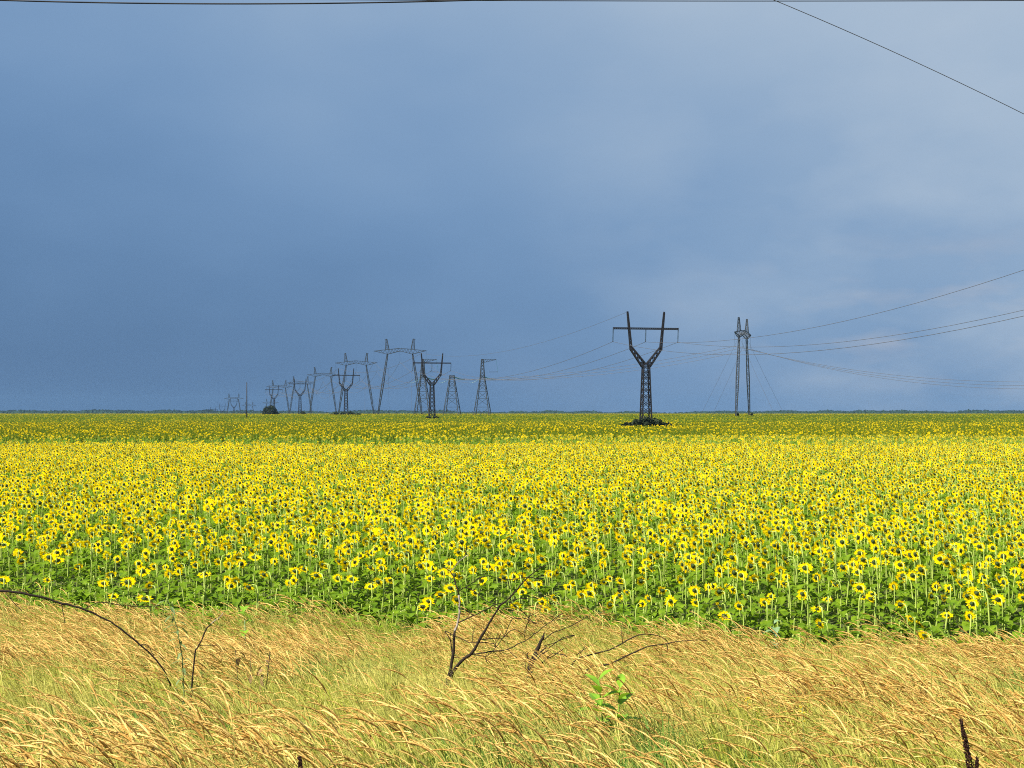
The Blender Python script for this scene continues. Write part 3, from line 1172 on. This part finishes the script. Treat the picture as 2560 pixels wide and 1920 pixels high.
cable('overhead_cable', [px(x, 9.5 - 9.0 * ((x - 590) / 590) ** 2, 16) for x in range(-1000, 2300, 60)], .0082,
      'thick black overhead cable sagging along the upper edge of the sky', M_cable)
cable('overhead_cable', [px(x, 2.6 + 2.5 * ((x - 1900) / 900) ** 2 * -1, 20 + (x - 1900) * .0004) for x in range(400, 3500, 60)], .0062,
      'thin black overhead cable lying almost straight across the upper edge of the sky', M_cable)
cable('overhead_cable', [px(1500 + 60 * i, 3 + (282 / 618) * (1500 + 60 * i - 1942) + 26 * ((60 * i - 442) / 618) * ((60 * i - 442) / 618 - 1), 21 + .16 * i) for i in range(0, 28)], .0056,
      'grey overhead wire slanting steeply down across the upper right sky', M_wire)


# ------------------------------------------------------------------ shrubs and bush
def shrub(loc, wx, wy, h, nleaf, ls, rg, label, group=None, name='shrub'):
    root = empty(name, loc)
    st = MB()
    tips = []
    for i in range(7):
        a = rg.uniform(0, 6.28)
        q = rg.uniform(.2, .8)
        tip = Vector((math.cos(a) * wx * .5 * q, math.sin(a) * wy * .5 * q, h * rg.uniform(.45, .8)))
        st.tube([(0.1 * math.cos(a), .1 * math.sin(a), -.1), tip * .5 + Vector((0, 0, h * .08)), tip], [.05 * h * .4, .03 * h * .4, .01], 5)
        tips.append(tip)
    st.build('stems', M_wooddk, root)
    cl = [(Vector((rg.gauss(0, .21) * wx, rg.gauss(0, .21) * wy, 0)), rg.uniform(.16, .30)) for _ in range(16)]
    lf = MB()
    for i in range(nleaf):
        c, r = rg.choice(cl)
        hh = h * max(.25, 1 - (abs(c.x) / (wx * .62)) ** 2) * .84
        v = Vector((rg.gauss(0, 1), rg.gauss(0, 1), rg.gauss(0, 1))).normalized() * (rg.random() ** .4)
        p = Vector((c.x + v.x * r * wx * .6, c.y + v.y * r * wy * .6, hh * (.5 + .55 * v.z + .08 * rg.random())))
        p.z = max(.03, p.z)
        s = ls * rg.uniform(.6, 1.4)
        a = Vector((rg.uniform(-1, 1), rg.uniform(-1, 1), rg.uniform(-1, 1))).normalized()
        b = a.cross(Vector((rg.uniform(-1, 1), rg.uniform(-1, 1), rg.uniform(-1, 1)))).normalized()
        lf.add([p - a * s, p + b * s * .55, p + a * s, p - b * s * .55], [(0, 1, 2, 3)])
    lf.build('crown', M_shrub, root)
    tag(root, label, 'shrub', group)
    return root


rg = random.Random(31)


def shrub_at(pxx, d, wpx, hm, lab, group=None, n=700, name='shrub', wy=None):
    x = (pxx - CX) / F * d
    w = wpx / F * d
    return shrub((x, d, tz(x, d)), w, wy or min(w, 4.0), hm, n, .10 * hm + .05, rg, lab, group, name)


G1 = 'shrubs around the biggest Y pylon'
for pxx, w, h in ((1568, 40, 2.1), (1590, 48, 2.8), (1616, 52, 3.4), (1642, 50, 3.1), (1666, 40, 2.1)):
    shrub_at(pxx, 330, w, h, 'dark shrub in the mound around the foot of the biggest Y pylon', G1, 1500)
G2 = 'weeds around the second Y pylon'
for pxx, w, h in ((1072, 24, 2.6), (1090, 20, 2.7)):
    shrub_at(pxx, 580, w, h, 'low dark weeds at the foot of the Y pylon before the strain towers', G2, 350)
G3 = 'shrubs around the third Y pylon'
for pxx, w, h in ((838, 26, 3.8), (858, 24, 3.3), (878, 24, 3.8), (896, 20, 2.8)):
    shrub_at(pxx, 805, w, h, 'dark shrub in the long low heap around the third Y pylon', G3, 350)
shrub_at(757, 1040, 22, 3.8, 'small dark shrub beside the right foot of a Y pylon', None, 300)
G4 = 'shrubs at the feet of the edge-on pylon'
for pxx, w in ((1844, 11), (1880, 14)):
    shrub_at(pxx, 705, w, 3.2, 'tiny dark shrub at a foot of the edge-on portal pylon', G4, 250)
# round bush: fuller, dome-shaped crown
x, y = (676 - CX) / F * 900, 900


def round_bush():
    root = empty('round_bush', (x, y, tz(x, y)))
    st = MB()
    for i in range(8):
        a = rg.uniform(0, 6.28)
        st.tube([(math.cos(a) * .2, math.sin(a) * .2, -.1), (math.cos(a) * 1.4, math.sin(a) * 1.4, 2.4), (math.cos(a) * 3, math.sin(a) * 3, 4.4)], [.18, .11, .03], 6)
    st.build('trunk', M_wooddk, root)
    lf = MB()
    for i in range(3200):
        v = Vector((rg.gauss(0, 1), rg.gauss(0, 1), abs(rg.gauss(0, 1)))).normalized()
        r = (.55 + .45 * rg.random() ** .5) * (1 + .08 * math.sin(v.x * 7) + .07 * math.sin(v.y * 9 + v.z * 8))
        p = Vector((v.x * 5.3 * r, v.y * 4.5 * r, .3 + v.z * 6.6 * r))
        s = rg.uniform(.18, .42)
        a = Vector((rg.uniform(-1, 1), rg.uniform(-1, 1), rg.uniform(-1, 1))).normalized()
        b = a.cross(Vector((rg.uniform(-1, 1), rg.uniform(-1, 1), rg.uniform(-1, 1)))).normalized()
        lf.add([p - a * s, p + b * s * .6, p + a * s, p - b * s * .6], [(0, 1, 2, 3)])
    lf.build('crown', M_shrub, root)
    tag(root, 'round dark bush standing alone in the far field before a Y pylon', 'bush')


round_bush()


# ------------------------------------------------------------------ far wood on the horizon
def blob(rg):
    m = MB()
    n, k = 8, 5
    vs = []
    for i in range(k + 1):
        ph = math.pi * .5 * i / k
        for j in range(n):
            a = 2 * math.pi * j / n
            r = math.cos(ph) * rg.uniform(.8, 1.15) + .02
            vs.append((math.cos(a) * r, math.sin(a) * r, .25 + .75 * math.sin(ph) * rg.uniform(.9, 1.08)))
    fs = [(i * n + j, i * n + (j + 1) % n, (i + 1) * n + (j + 1) % n, (i + 1) * n + j) for i in range(k) for j in range(n)]
    m.add(vs, fs)
    for j in range(40):
        a, ph = rg.uniform(0, 6.28), rg.uniform(.1, 1.5)
        p = Vector((math.cos(a) * math.cos(ph), math.sin(a) * math.cos(ph), .25 + .75 * math.sin(ph)))
        q = [p + Vector((rg.uniform(-.18, .18), rg.uniform(-.18, .18), rg.uniform(-.10, .12))) for _ in range(3)]
        m.add(q, [(0, 1, 2)])
    m.add([(-.04, 0, -.02), (.04, 0, -.02), (.04, 0, .4), (-.04, 0, .4)], [(0, 1, 2, 3)])
    return m


fx, fy = jitter_grid(-1800, 1800, 3600, 3900, 11, .45)
keep = fy < 3900
fx, fy = fx[keep], fy[keep]
fx, fy = fx[fy < 3700], fy[fy < 3700]
n_ = len(fx)
hh = 16 + 1.6 * lowfreq(fx, fy * 0, .012, 40) + 1.2 * lowfreq(fx, fy * 0, .05, 41) + 1.8 * sm(-400, -900, fx) + 2.0 * sm(200, 700, fx) + nrg.normal(0, .8, n_)
wood = scatter('far_wood', [blob(rg) for _ in range(6)], [M_far], np.stack([fx, fy, terr(fx, fy)], 1),
               np.stack([np.zeros(n_), np.zeros(n_), nrg.uniform(0, 6.28, n_)], 1),
               np.stack([nrg.uniform(6, 10, n_), nrg.uniform(6, 10, n_), hh], 1), nrg.integers(0, 6, n_))
tag(wood, 'blue hazy belt of distant woodland along the horizon', 'wood', kind='stuff')


# ------------------------------------------------------------------ dead wood in the verge
def crop(ox, oy, s):
    return lambda pts: [(ox + x / s, oy + y / s) for x, y in pts]


def limb(parent, pts, d, r0, r1, m, name='branch', dd=0.0, org=(0, 0, 0)):
    """polyline of picture points at distance d (drifting by dd metres), smoothed into a tapering limb"""
    P = [px(x, y, d + dd * i / max(1, len(pts) - 1)) - Vector(org) for i, (x, y) in enumerate(pts)]
    Q = []
    for i in range(len(P) - 1):
        a = P[max(i - 1, 0)]
        b, c = P[i], P[i + 1]
        e_ = P[min(i + 2, len(P) - 1)]
        for k in range(3):
            t_ = k / 3
            Q.append(.5 * ((2 * b) + (c - a) * t_ + (2 * a - 5 * b + 4 * c - e_) * t_ ** 2 + (3 * b - a - 3 * c + e_) * t_ ** 3))
    Q.append(P[-1])
    n = len(Q)
    Q = [q + Vector((rnd.uniform(-1, 1), rnd.uniform(-1, 1), rnd.uniform(-1, 1))) * .004 for q in Q]
    mb = MB()
    mb.tube(Q, [max(.0046 if name == 'branch' else .0032, .88 * (r0 + (r1 - r0) * i / (n - 1))) * rnd.uniform(.85, 1.15) for i in range(n)], 7)
    return mb.build(name, m, parent, True)


C4 = crop(1000, 1360, 4.424)
D0 = 17.0
bx_, bz_ = (1118 - CX) / F * D0, tz((1118 - CX) / F * D0, D0)
org = (bx_, D0, bz_)
sap = empty('dead_sapling', org)
tag(sap, 'dead leafless sapling with crooked forking branches standing in the dry grass', 'sapling')
gpt = [(1118, HY + (EYE - bz_ + .05) / D0 * F)]
limb(sap, gpt + C4([(520, 1560), (560, 1400), (590, 1200), (605, 960)]), D0, .024, .017, M_wood, 'trunk', 0, org)
limb(sap, C4([(605, 965), (640, 870), (660, 700), (650, 560)]), D0, .0165, .012, M_pale, 'trunk', 0.05, org)
limb(sap, C4([(650, 565), (620, 450), (590, 360), (540, 290), (495, 255)]), D0 + .05, .0115, .005, M_wood, 'trunk', .1, org)
limb(sap, [(1126, gpt[0][1])] + C4([(560, 1520), (610, 1380), (720, 1260), (800, 1200), (880, 1060), (960, 920), (1030, 800), (1100, 690), (1180, 620), (1290, 510), (1380, 400), (1500, 300), (1600, 240), (1680, 205)]), D0 - .05, .024, .004, M_wood, 'trunk', -.3, org)
BR = [([(650, 870), (800, 800), (960, 720), (1060, 665), (1200, 640), (1300, 605), (1400, 600)], .0095, .003, M_wood, -.2),
      ([(1060, 665), (940, 620), (860, 550), (730, 480), (660, 520)], .0075, .004, M_wood, .15),
      ([(730, 480), (800, 430), (960, 350), (1060, 375), (1200, 395), (1400, 370), (1540, 385)], .0065, .002, M_wood, .3),
      ([(495, 960), (620, 1020), (760, 1085), (900, 1090), (1040, 1105), (1040, 1140)], .006, .003, M_wood, -.2),
      ([(495, 960), (550, 1050), (575, 1180), (580, 1290)], .0065, .008, M_wood, 0),
      ([(880, 1060), (1000, 1045), (1130, 1045), (1190, 990), (1260, 945), (1370, 1000), (1380, 1060)], .007, .002, M_wood, .2),
      ([(760, 1230), (840, 1215), (1000, 1190), (1190, 1165), (1300, 1110), (1420, 1050), (1520, 970), (1640, 880), (1740, 800), (1800, 770)], .010, .002, M_wood, -.4),
      ([(940, 1250), (1030, 1180), (1130, 1050), (1190, 940), (1240, 830), (1330, 820), (1400, 830), (1500, 880)], .005, .002, M_wood, .1),
      ([(1060, 700), (1130, 760), (1240, 820)], .004, .002, M_wood, .1),
      ([(1200, 640), (1280, 690), (1390, 780), (1430, 830), (1400, 900), (1390, 980)], .006, .002, M_wood, .2),
      ([(560, 290), (600, 270), (620, 230), (680, 170), (760, 120)], .006, .002, M_pale, 0),
      ([(700, 150), (720, 100), (740, 0), (745, -60)], .003, .0015, M_wood, 0),
      ([(1190, 400), (1210, 470), (1240, 520)], .003, .0015, M_wood, 0),
      ([(1390, 400), (1430, 460), (1490, 520)], .003, .0015, M_wood, 0),
      ([(1190, 1165), (1280, 1250), (1380, 1310), (1380, 1380)], .005, .003, M_wood, -.2),
      ([(840, 1225), (940, 1250), (955, 1310)], .005, .003, M_wood, -.1),
      ([(640, 700), (720, 720), (780, 760), (800, 800)], .0045, .004, M_wood, 0)]
for pts, r0, r1, m, dd in BR:
    limb(sap, C4(pts), D0 + .01, r0, r1, m, 'branch', dd, org)

for pts, r0, r1, m, dd in BR[:10]:
    for k in range(4):
        i = rnd.randrange(len(pts) - 1)
        q = rnd.random()
        a_ = (pts[i][0] + (pts[i + 1][0] - pts[i][0]) * q, pts[i][1] + (pts[i + 1][1] - pts[i][1]) * q)
        an, ln = rnd.uniform(-1.7, .9), rnd.uniform(60, 170)
        b_ = (a_[0] + math.cos(an) * ln * .5, a_[1] + math.sin(an) * ln * .5)
        an += rnd.uniform(-.6, .6)
        c_ = (b_[0] + math.cos(an) * ln * .6, b_[1] + math.sin(an) * ln * .6)
        limb(sap, C4([a_, b_, c_]), D0 + .01 + dd * (i + q) / (len(pts) - 1), .0035, .001, M_wood, 'twig', rnd.uniform(-.15, .15), org)
D1 = 16.6
bx1 = (1330 - CX) / F * D1
org = (bx1, D1, tz(bx1, D1))
stp = empty('broken_stump', org)
tag(stp, 'dark splintered stump with thin dead branches beside the leafless sapling', 'stump')
gy_ = HY + (EYE - org[2] + .05) / D1 * F
limb(stp, [(1318, gy_)] + C4([(1430, 1400), (1470, 1270), (1520, 1170), (1560, 1080), (1585, 1020)]), D1, .034, .018, M_wood, 'stub', 0, org)
limb(stp, C4([(1575, 1050), (1590, 1010), (1595, 965)]), D1, .018, .004, M_wood, 'splinter', 0, org)
limb(stp, [(1326, gy_)] + C4([(1460, 1380), (1500, 1250), (1560, 1190), (1630, 1130)]), D1 - .1, .022, .006, M_wood, 'splinter', 0, org)
limb(stp, C4([(1480, 1300), (1560, 1230), (1640, 1170)]), D1 - .15, .014, .005, M_wood, 'splinter', 0, org)
limb(stp, C4([(1430, 1280), (1400, 1230), (1440, 1190)]), D1 - .05, .012, .004, M_wood, 'splinter', 0, org)
for pts, r0, dd in (([(1590, 1060), (1700, 980), (1900, 900), (2080, 800)], .006, .4), ([(1590, 1130), (1760, 1070), (1930, 1010)], .006, .2),
                    ([(1560, 1330), (1600, 1290), (1720, 1220), (1810, 1160)], .010, -.2), ([(1600, 1290), (1700, 1210), (1850, 1240)], .006, -.3), ([(1640, 1150), (1800, 1040), (1930, 1005)], .005, .3)):
    limb(stp, C4(pts), D1, r0, .002, M_wood, 'branch', dd, org)

C7 = crop(1400, 1440, 3.457)
D2 = 17.2
p_ = px(1452, 1690, D2)
org = (p_.x, D2, tz(p_.x, D2))
fb = empty('fallen_branch', org)
tag(fb, 'dark fallen branch arching low through the dry grass right of the broken stump', 'branch')
limb(fb, [(1400, 1760), (1428, 1668)] + C7([(180, 705), (420, 640), (540, 580), (680, 510), (800, 505), (900, 540), (940, 590)]), D2, .012, .004, M_wood, 'limb', .2, org)
limb(fb, C7([(150, 680), (190, 650), (215, 610), (225, 580)]), D2, .006, .002, M_wood, 'twig', 0, org)
limb(fb, C7([(540, 580), (535, 480), (540, 400)]), D2 + .1, .006, .003, M_wood, 'twig', 0, org)
limb(fb, C7([(160, 660), (250, 610), (330, 560)]), D2, .004, .002, M_wood, 'twig', 0, org)
D3 = 16.3
p_ = px(1470, 1690, D3)
org = (p_.x, D3, tz(p_.x, D3))
fb = empty('fallen_branch', org)
tag(fb, 'knobbly dark fallen branch lying nearly flat in the grass below the arching one', 'branch')
limb(fb, [(1440, 1760)] + C7([(230, 810), (400, 770), (520, 720), (600, 680), (760, 610), (900, 590), (1000, 570), (1150, 555), (1280, 560)]), D3, .013, .004, M_wood, 'limb', .3, org)
limb(fb, C7([(920, 590), (930, 620), (925, 660)]), D3 + .2, .008, .003, M_wood, 'twig', 0, org)
limb(fb, C7([(700, 780), (800, 760), (900, 740)]), D3, .004, .002, M_wood, 'twig', 0, org)

C5 = crop(0, 1440, 3.457)
D4 = 12.5
p_ = px(405, 1690, D4)
org = (p_.x, D4, tz(p_.x, D4))
ar = empty('arching_branch', org)
tag(ar, 'long dead branch arching down into the grass below the left edge of the sunflowers', 'branch')
limb(ar, C5([(-420, 150), (-200, 115), (0, 130), (200, 150), (370, 185), (530, 235), (700, 280), (850, 340), (1000, 430), (1150, 545), (1270, 650), (1390, 780), (1480, 950)]), D4, .0125, .007, M_wood, 'limb', .4, org)
limb(ar, C5([(740, 285), (830, 235), (930, 232), (1100, 255), (1300, 265), (1410, 245)]), D4 + .2, .0045, .0015, M_wood, 'twig', .2, org)
limb(ar, C5([(530, 240), (545, 320), (560, 410)]), D4 + .15, .0045, .002, M_wood, 'twig', 0, org)
limb(ar, C5([(40, 140), (130, 240), (190, 300)]), D4 + .05, .004, .0015, M_wood, 'twig', 0, org)
limb(ar, C5([(1190, 600), (1270, 595), (1330, 690)]), D4 + .3, .004, .0015, M_wood, 'twig', 0, org)
limb(ar, C5([(-320, 130), (-330, 500), (-300, 1100), (-280, 1900)]), D4 - .02, .012, .018, M_wood, 'limb', 0, org)

D5 = 14.0
p_ = px(480, 1700, D5)
org = (p_.x, D5, tz(p_.x, D5))
tw = empty('dead_twig', org)
tag(tw, 'small forked dead twig sticking up from the grass between arching branch and withered weed', 'twig')
limb(tw, [(472, 1800)] + C5([(1680, 700), (1720, 600), (1790, 450), (1850, 400)]), D5, .010, .006, M_wood, 'stalk', 0, org)
limb(tw, C5([(1790, 450), (1840, 400), (1900, 355), (1930, 320)]), D5, .006, .002, M_pale, 'twig', 0, org)
limb(tw, C5([(1725, 600), (1800, 600), (1880, 598)]), D5, .004, .002, M_wood, 'twig', 0, org)


# ------------------------------------------------------------------ weeds
def blade_leaf(base, dirv, ln, wd, droop, up=Vector((0, 0, 1))):
    m = MB()
    base, d = Vector(base), Vector(dirv).normalized()
    s = d.cross(up)
    if s.length < .05:
        s = Vector((1, 0, 0))
    s.normalize()
    nrm = s.cross(d)
    pr = ((0, .12), (.25, .8), (.5, 1), (.78, .62), (1, 0))
    c = [base + d * ln * q - Vector((0, 0, 1)) * droop * ln * q * q for q, _ in pr]
    vs = list(c)
    for (q, w), cc in list(zip(pr, c))[:-1]:
        vs.append(cc + s * w * wd / 2 + nrm * w * wd * .16)
    for (q, w), cc in list(zip(pr, c))[:-1]:
        vs.append(cc - s * w * wd / 2 + nrm * w * wd * .16)
    fs = []
    for i in range(3):
        fs += [(i, i + 1, 5 + i + 1, 5 + i), (i + 1, i, 9 + i, 9 + i + 1)]
    fs += [(3, 4, 8), (4, 3, 12)]
    m.add(vs, fs)
    return m


def weed_root(name, pxx, d, label, cat):
    x = (pxx - CX) / F * d
    o = empty(name, (x, d, tz(x, d)))
    return tag(o, label, cat)


# bright broad-leaved weed: two shoots
D = 11.2
o = weed_root('leafy_weed', 1530, D, 'bright green broad-leaved weed with two leafy shoots among the dry plumes', 'weed')
rg = random.Random(77)
tip_z = EYE + (HY - 1700) / F * D - tz(o.location.x, D)
for sx, k in ((-.10, 0), (.06, 1)):
    st = MB()
    top = Vector((sx, 0, tip_z - .06 * k))
    st.tube([(sx * .2, 0, -.05), (sx * .6, 0, top.z * .5), top], [.008, .006, .004], 6)
    st.build('stem', M_milk, o, True)
    for i in range(9):
        q = 1 - i * .055
        a = i * 1.95 + k + .4
        up_ = .9 - i * .1
        b = Vector((sx * (0.6 + .4 * (q - .5) * 2), 0, top.z * q))
        blade_leaf(b, (math.cos(a), math.sin(a) * .8, up_), .18 + .012 * i, .075 + .006 * i, .25).build('leaf', M_milk, o)

# tall narrow-leaved weed
D = 13.2
o = weed_root('willow_weed', 458, D, 'tall dull green weed with narrow drooping leaves beside the end of the arching branch', 'weed')
base = Vector(o.location)
pth = [px(x, y, D) - base for x, y in C5([(1590, 1000), (1575, 700), (1530, 450), (1440, 170)])]
pth = [Vector((pth[0].x, 0, -.05))] + pth
st = MB()
st.tube(pth, [.006, .006, .005, .004, .002], 5)
st.build('stem', M_dullleaf, o, True)
for i in range(34):
    q = .18 + .8 * i / 34
    k = min(3, int(q * 4))
    b = pth[k].lerp(pth[k + 1], q * 4 - k)
    a = i * 2.4
    blade_leaf(b, (math.cos(a), math.sin(a), .35), rg.uniform(.10, .17), .026, rg.uniform(.4, .9)).build('leaf', M_dullleaf, o)

# withered brown weed
D = 15.0
o = weed_root('withered_weed', 626, D, 'withered brown weed with curled dead leaves at the sunflower edge', 'weed')
st = MB()
for sx in (-.12, 0, .15):
    st.tube([(sx * .3, 0, -.05), (sx, .02, .5), (sx * 1.3, .03, .95)], [.008, .006, .003], 5)
st.build('stem', M_wood, o, True)
for i in range(24):
    z = rg.uniform(.4, .95)
    a = rg.uniform(0, 6.28)
    sx = rg.choice((-.12, 0, .15))
    blade_leaf((sx * (.4 + z * .6), .02, z), (math.cos(a), math.sin(a), rg.uniform(-.3, .4)), rg.uniform(.06, .11), rg.uniform(.03, .05), rg.uniform(.8, 1.6)).build('leaf', M_brown, o)


# dock seed spikes
def dock(pxx, pytop, d, label, lean, n, length):
    o = weed_root('dock_plant', pxx, d, label, 'weed')
    b = Vector(o.location)
    tz_ = px(pxx, pytop, d).z - b.z
    top = Vector((lean, 0, tz_))
    mid = Vector((0, 0, tz_ - length))
    st = MB()
    pts = [Vector((0, 0, -.05)), Vector((.0, 0, (tz_ - length) * .6)), mid, mid.lerp(top, .5) + Vector((.012, 0, 0)), top]
    st.tube(pts, [.007, .006, .005, .004, .0015], 6)
    st.build('stem', M_dock, o, True)
    for s_, (a0, b0, nn, rr) in enumerate(((mid, top, n, .027), (mid.lerp(top, .05), mid.lerp(top, .45) + Vector((.045, 0, .02)), n // 2, .021))):
        sd = MB()
        for i in range(nn):
            q = rg.random() ** .8
            c = a0.lerp(b0, q)
            r = rr * (1.15 - .85 * q)
            v = Vector((rg.gauss(0, 1), rg.gauss(0, 1), rg.gauss(0, .5))).normalized() * r * rg.random() ** .4
            p = c + v
            s = rg.uniform(.004, .008)
            sd.add([p + Vector((s, 0, 0)), p + Vector((-s * .5, s * .8, 0)), p + Vector((-s * .5, -s * .8, 0)), p + Vector((0, 0, s * 1.3)), p - Vector((0, 0, s))],
                   [(0, 1, 3), (1, 2, 3), (2, 0, 3), (1, 0, 4), (2, 1, 4), (0, 2, 4)])
        sd.build('seed_spike', M_dock, o)


dock(2440, 1800, 8.3, 'tall dark brown dock seed spike standing clear of the pale plumes', -.085, 420, .42)
dock(757, 1893, 8.2, 'short dark brown dock seed spike just showing above the plumes', -.02, 160, .18)

# grey-green broad leaves at the field edge
for pxx, pyy, d, nl, lab in ((1935, 1545, 22.2, 4, 'pair of pale grey green burdock leaves standing against the dark sunflower edge'),
                             (612, 1500, 21.5, 3, 'large-leaved green weed behind the withered brown weed')):
    o = weed_root('broad_leaf_weed', pxx, d, lab, 'weed')
    b = Vector(o.location)
    zt = px(pxx, pyy, d).z - b.z
    st = MB()
    st.tube([(0, 0, -.05), (.01, 0, zt * .5), (.0, 0, zt * .8)], [.012, .01, .006], 6)
    st.build('stem', M_greyleaf, o, True)
    for i in range(nl + 3):
        a = i * 2.1 + .6
        z = zt * (.5 + .42 * (i / (nl + 2)))
        blade_leaf((0, 0, z), (math.cos(a), math.sin(a) - .4, .8), .22, .14, .7).build('leaf', M_greyleaf if d > 22 else M_milk, o)

# little yellow-flowered weeds
for pxx, pyy, d in ((2006, 1765, 11.0), (1868, 1745, 11.6)):
    o = weed_root('yellow_flowered_weed', pxx, d, 'slender weed topped by tiny yellow flowers among the dry plumes', 'weed')
    o['group'] = 'yellow flowered weeds in the verge'
    b = Vector(o.location)
    zt = px(pxx, pyy, d).z - b.z
    st = MB()
    st.tube([(0, 0, -.05), (.015, 0, zt * .5), (0, 0, zt)], [.004, .003, .0015], 5)
    st.build('stem', M_dullleaf, o, True)
    for i in range(11):
        c = Vector((rg.uniform(-.018, .018), rg.uniform(-.018, .018), zt - rg.uniform(0, .12)))
        f = MB()
        for k in range(5):
            a = 6.283 * k / 5
            f.add([c, c + Vector((math.cos(a - .5) * .011, math.sin(a - .5) * .011, .004)), c + Vector((math.cos(a + .5) * .011, math.sin(a + .5) * .011, .004))], [(0, 1, 2)])
        f.build('flower', M_yel, o)

# ------------------------------------------------------------------ air
hz = MB()
X0, X1, Y0, Y1, Z0, Z1 = -2900, 2900, -60, 5400, -32, 60
hz.add([(X0, Y0, Z0), (X1, Y0, Z0), (X1, Y1, Z0), (X0, Y1, Z0), (X0, Y0, Z1), (X1, Y0, Z1), (X1, Y1, Z1), (X0, Y1, Z1)],
       [(3, 2, 1, 0), (4, 5, 6, 7), (0, 1, 5, 4), (1, 2, 6, 5), (2, 3, 7, 6), (3, 0, 4, 7)])
hm = bpy.data.materials.new('haze_air')
hm.use_nodes = True
hm.node_tree.nodes.clear()
ho = hm.node_tree.nodes.new('ShaderNodeOutputMaterial')
hv = hm.node_tree.nodes.new('ShaderNodeVolumePrincipled')
hv.inputs['Color'].default_value = (0.42, 0.70, 1.0, 1)
hv.inputs['Density'].default_value = 0.00006
hv.inputs['Anisotropy'].default_value = 0.55
hm.node_tree.links.new(hv.outputs[0], ho.inputs['Volume'])
tag(hz.build('haze', hm), 'thin blue haze filling the air over the plain', 'haze', kind='stuff')
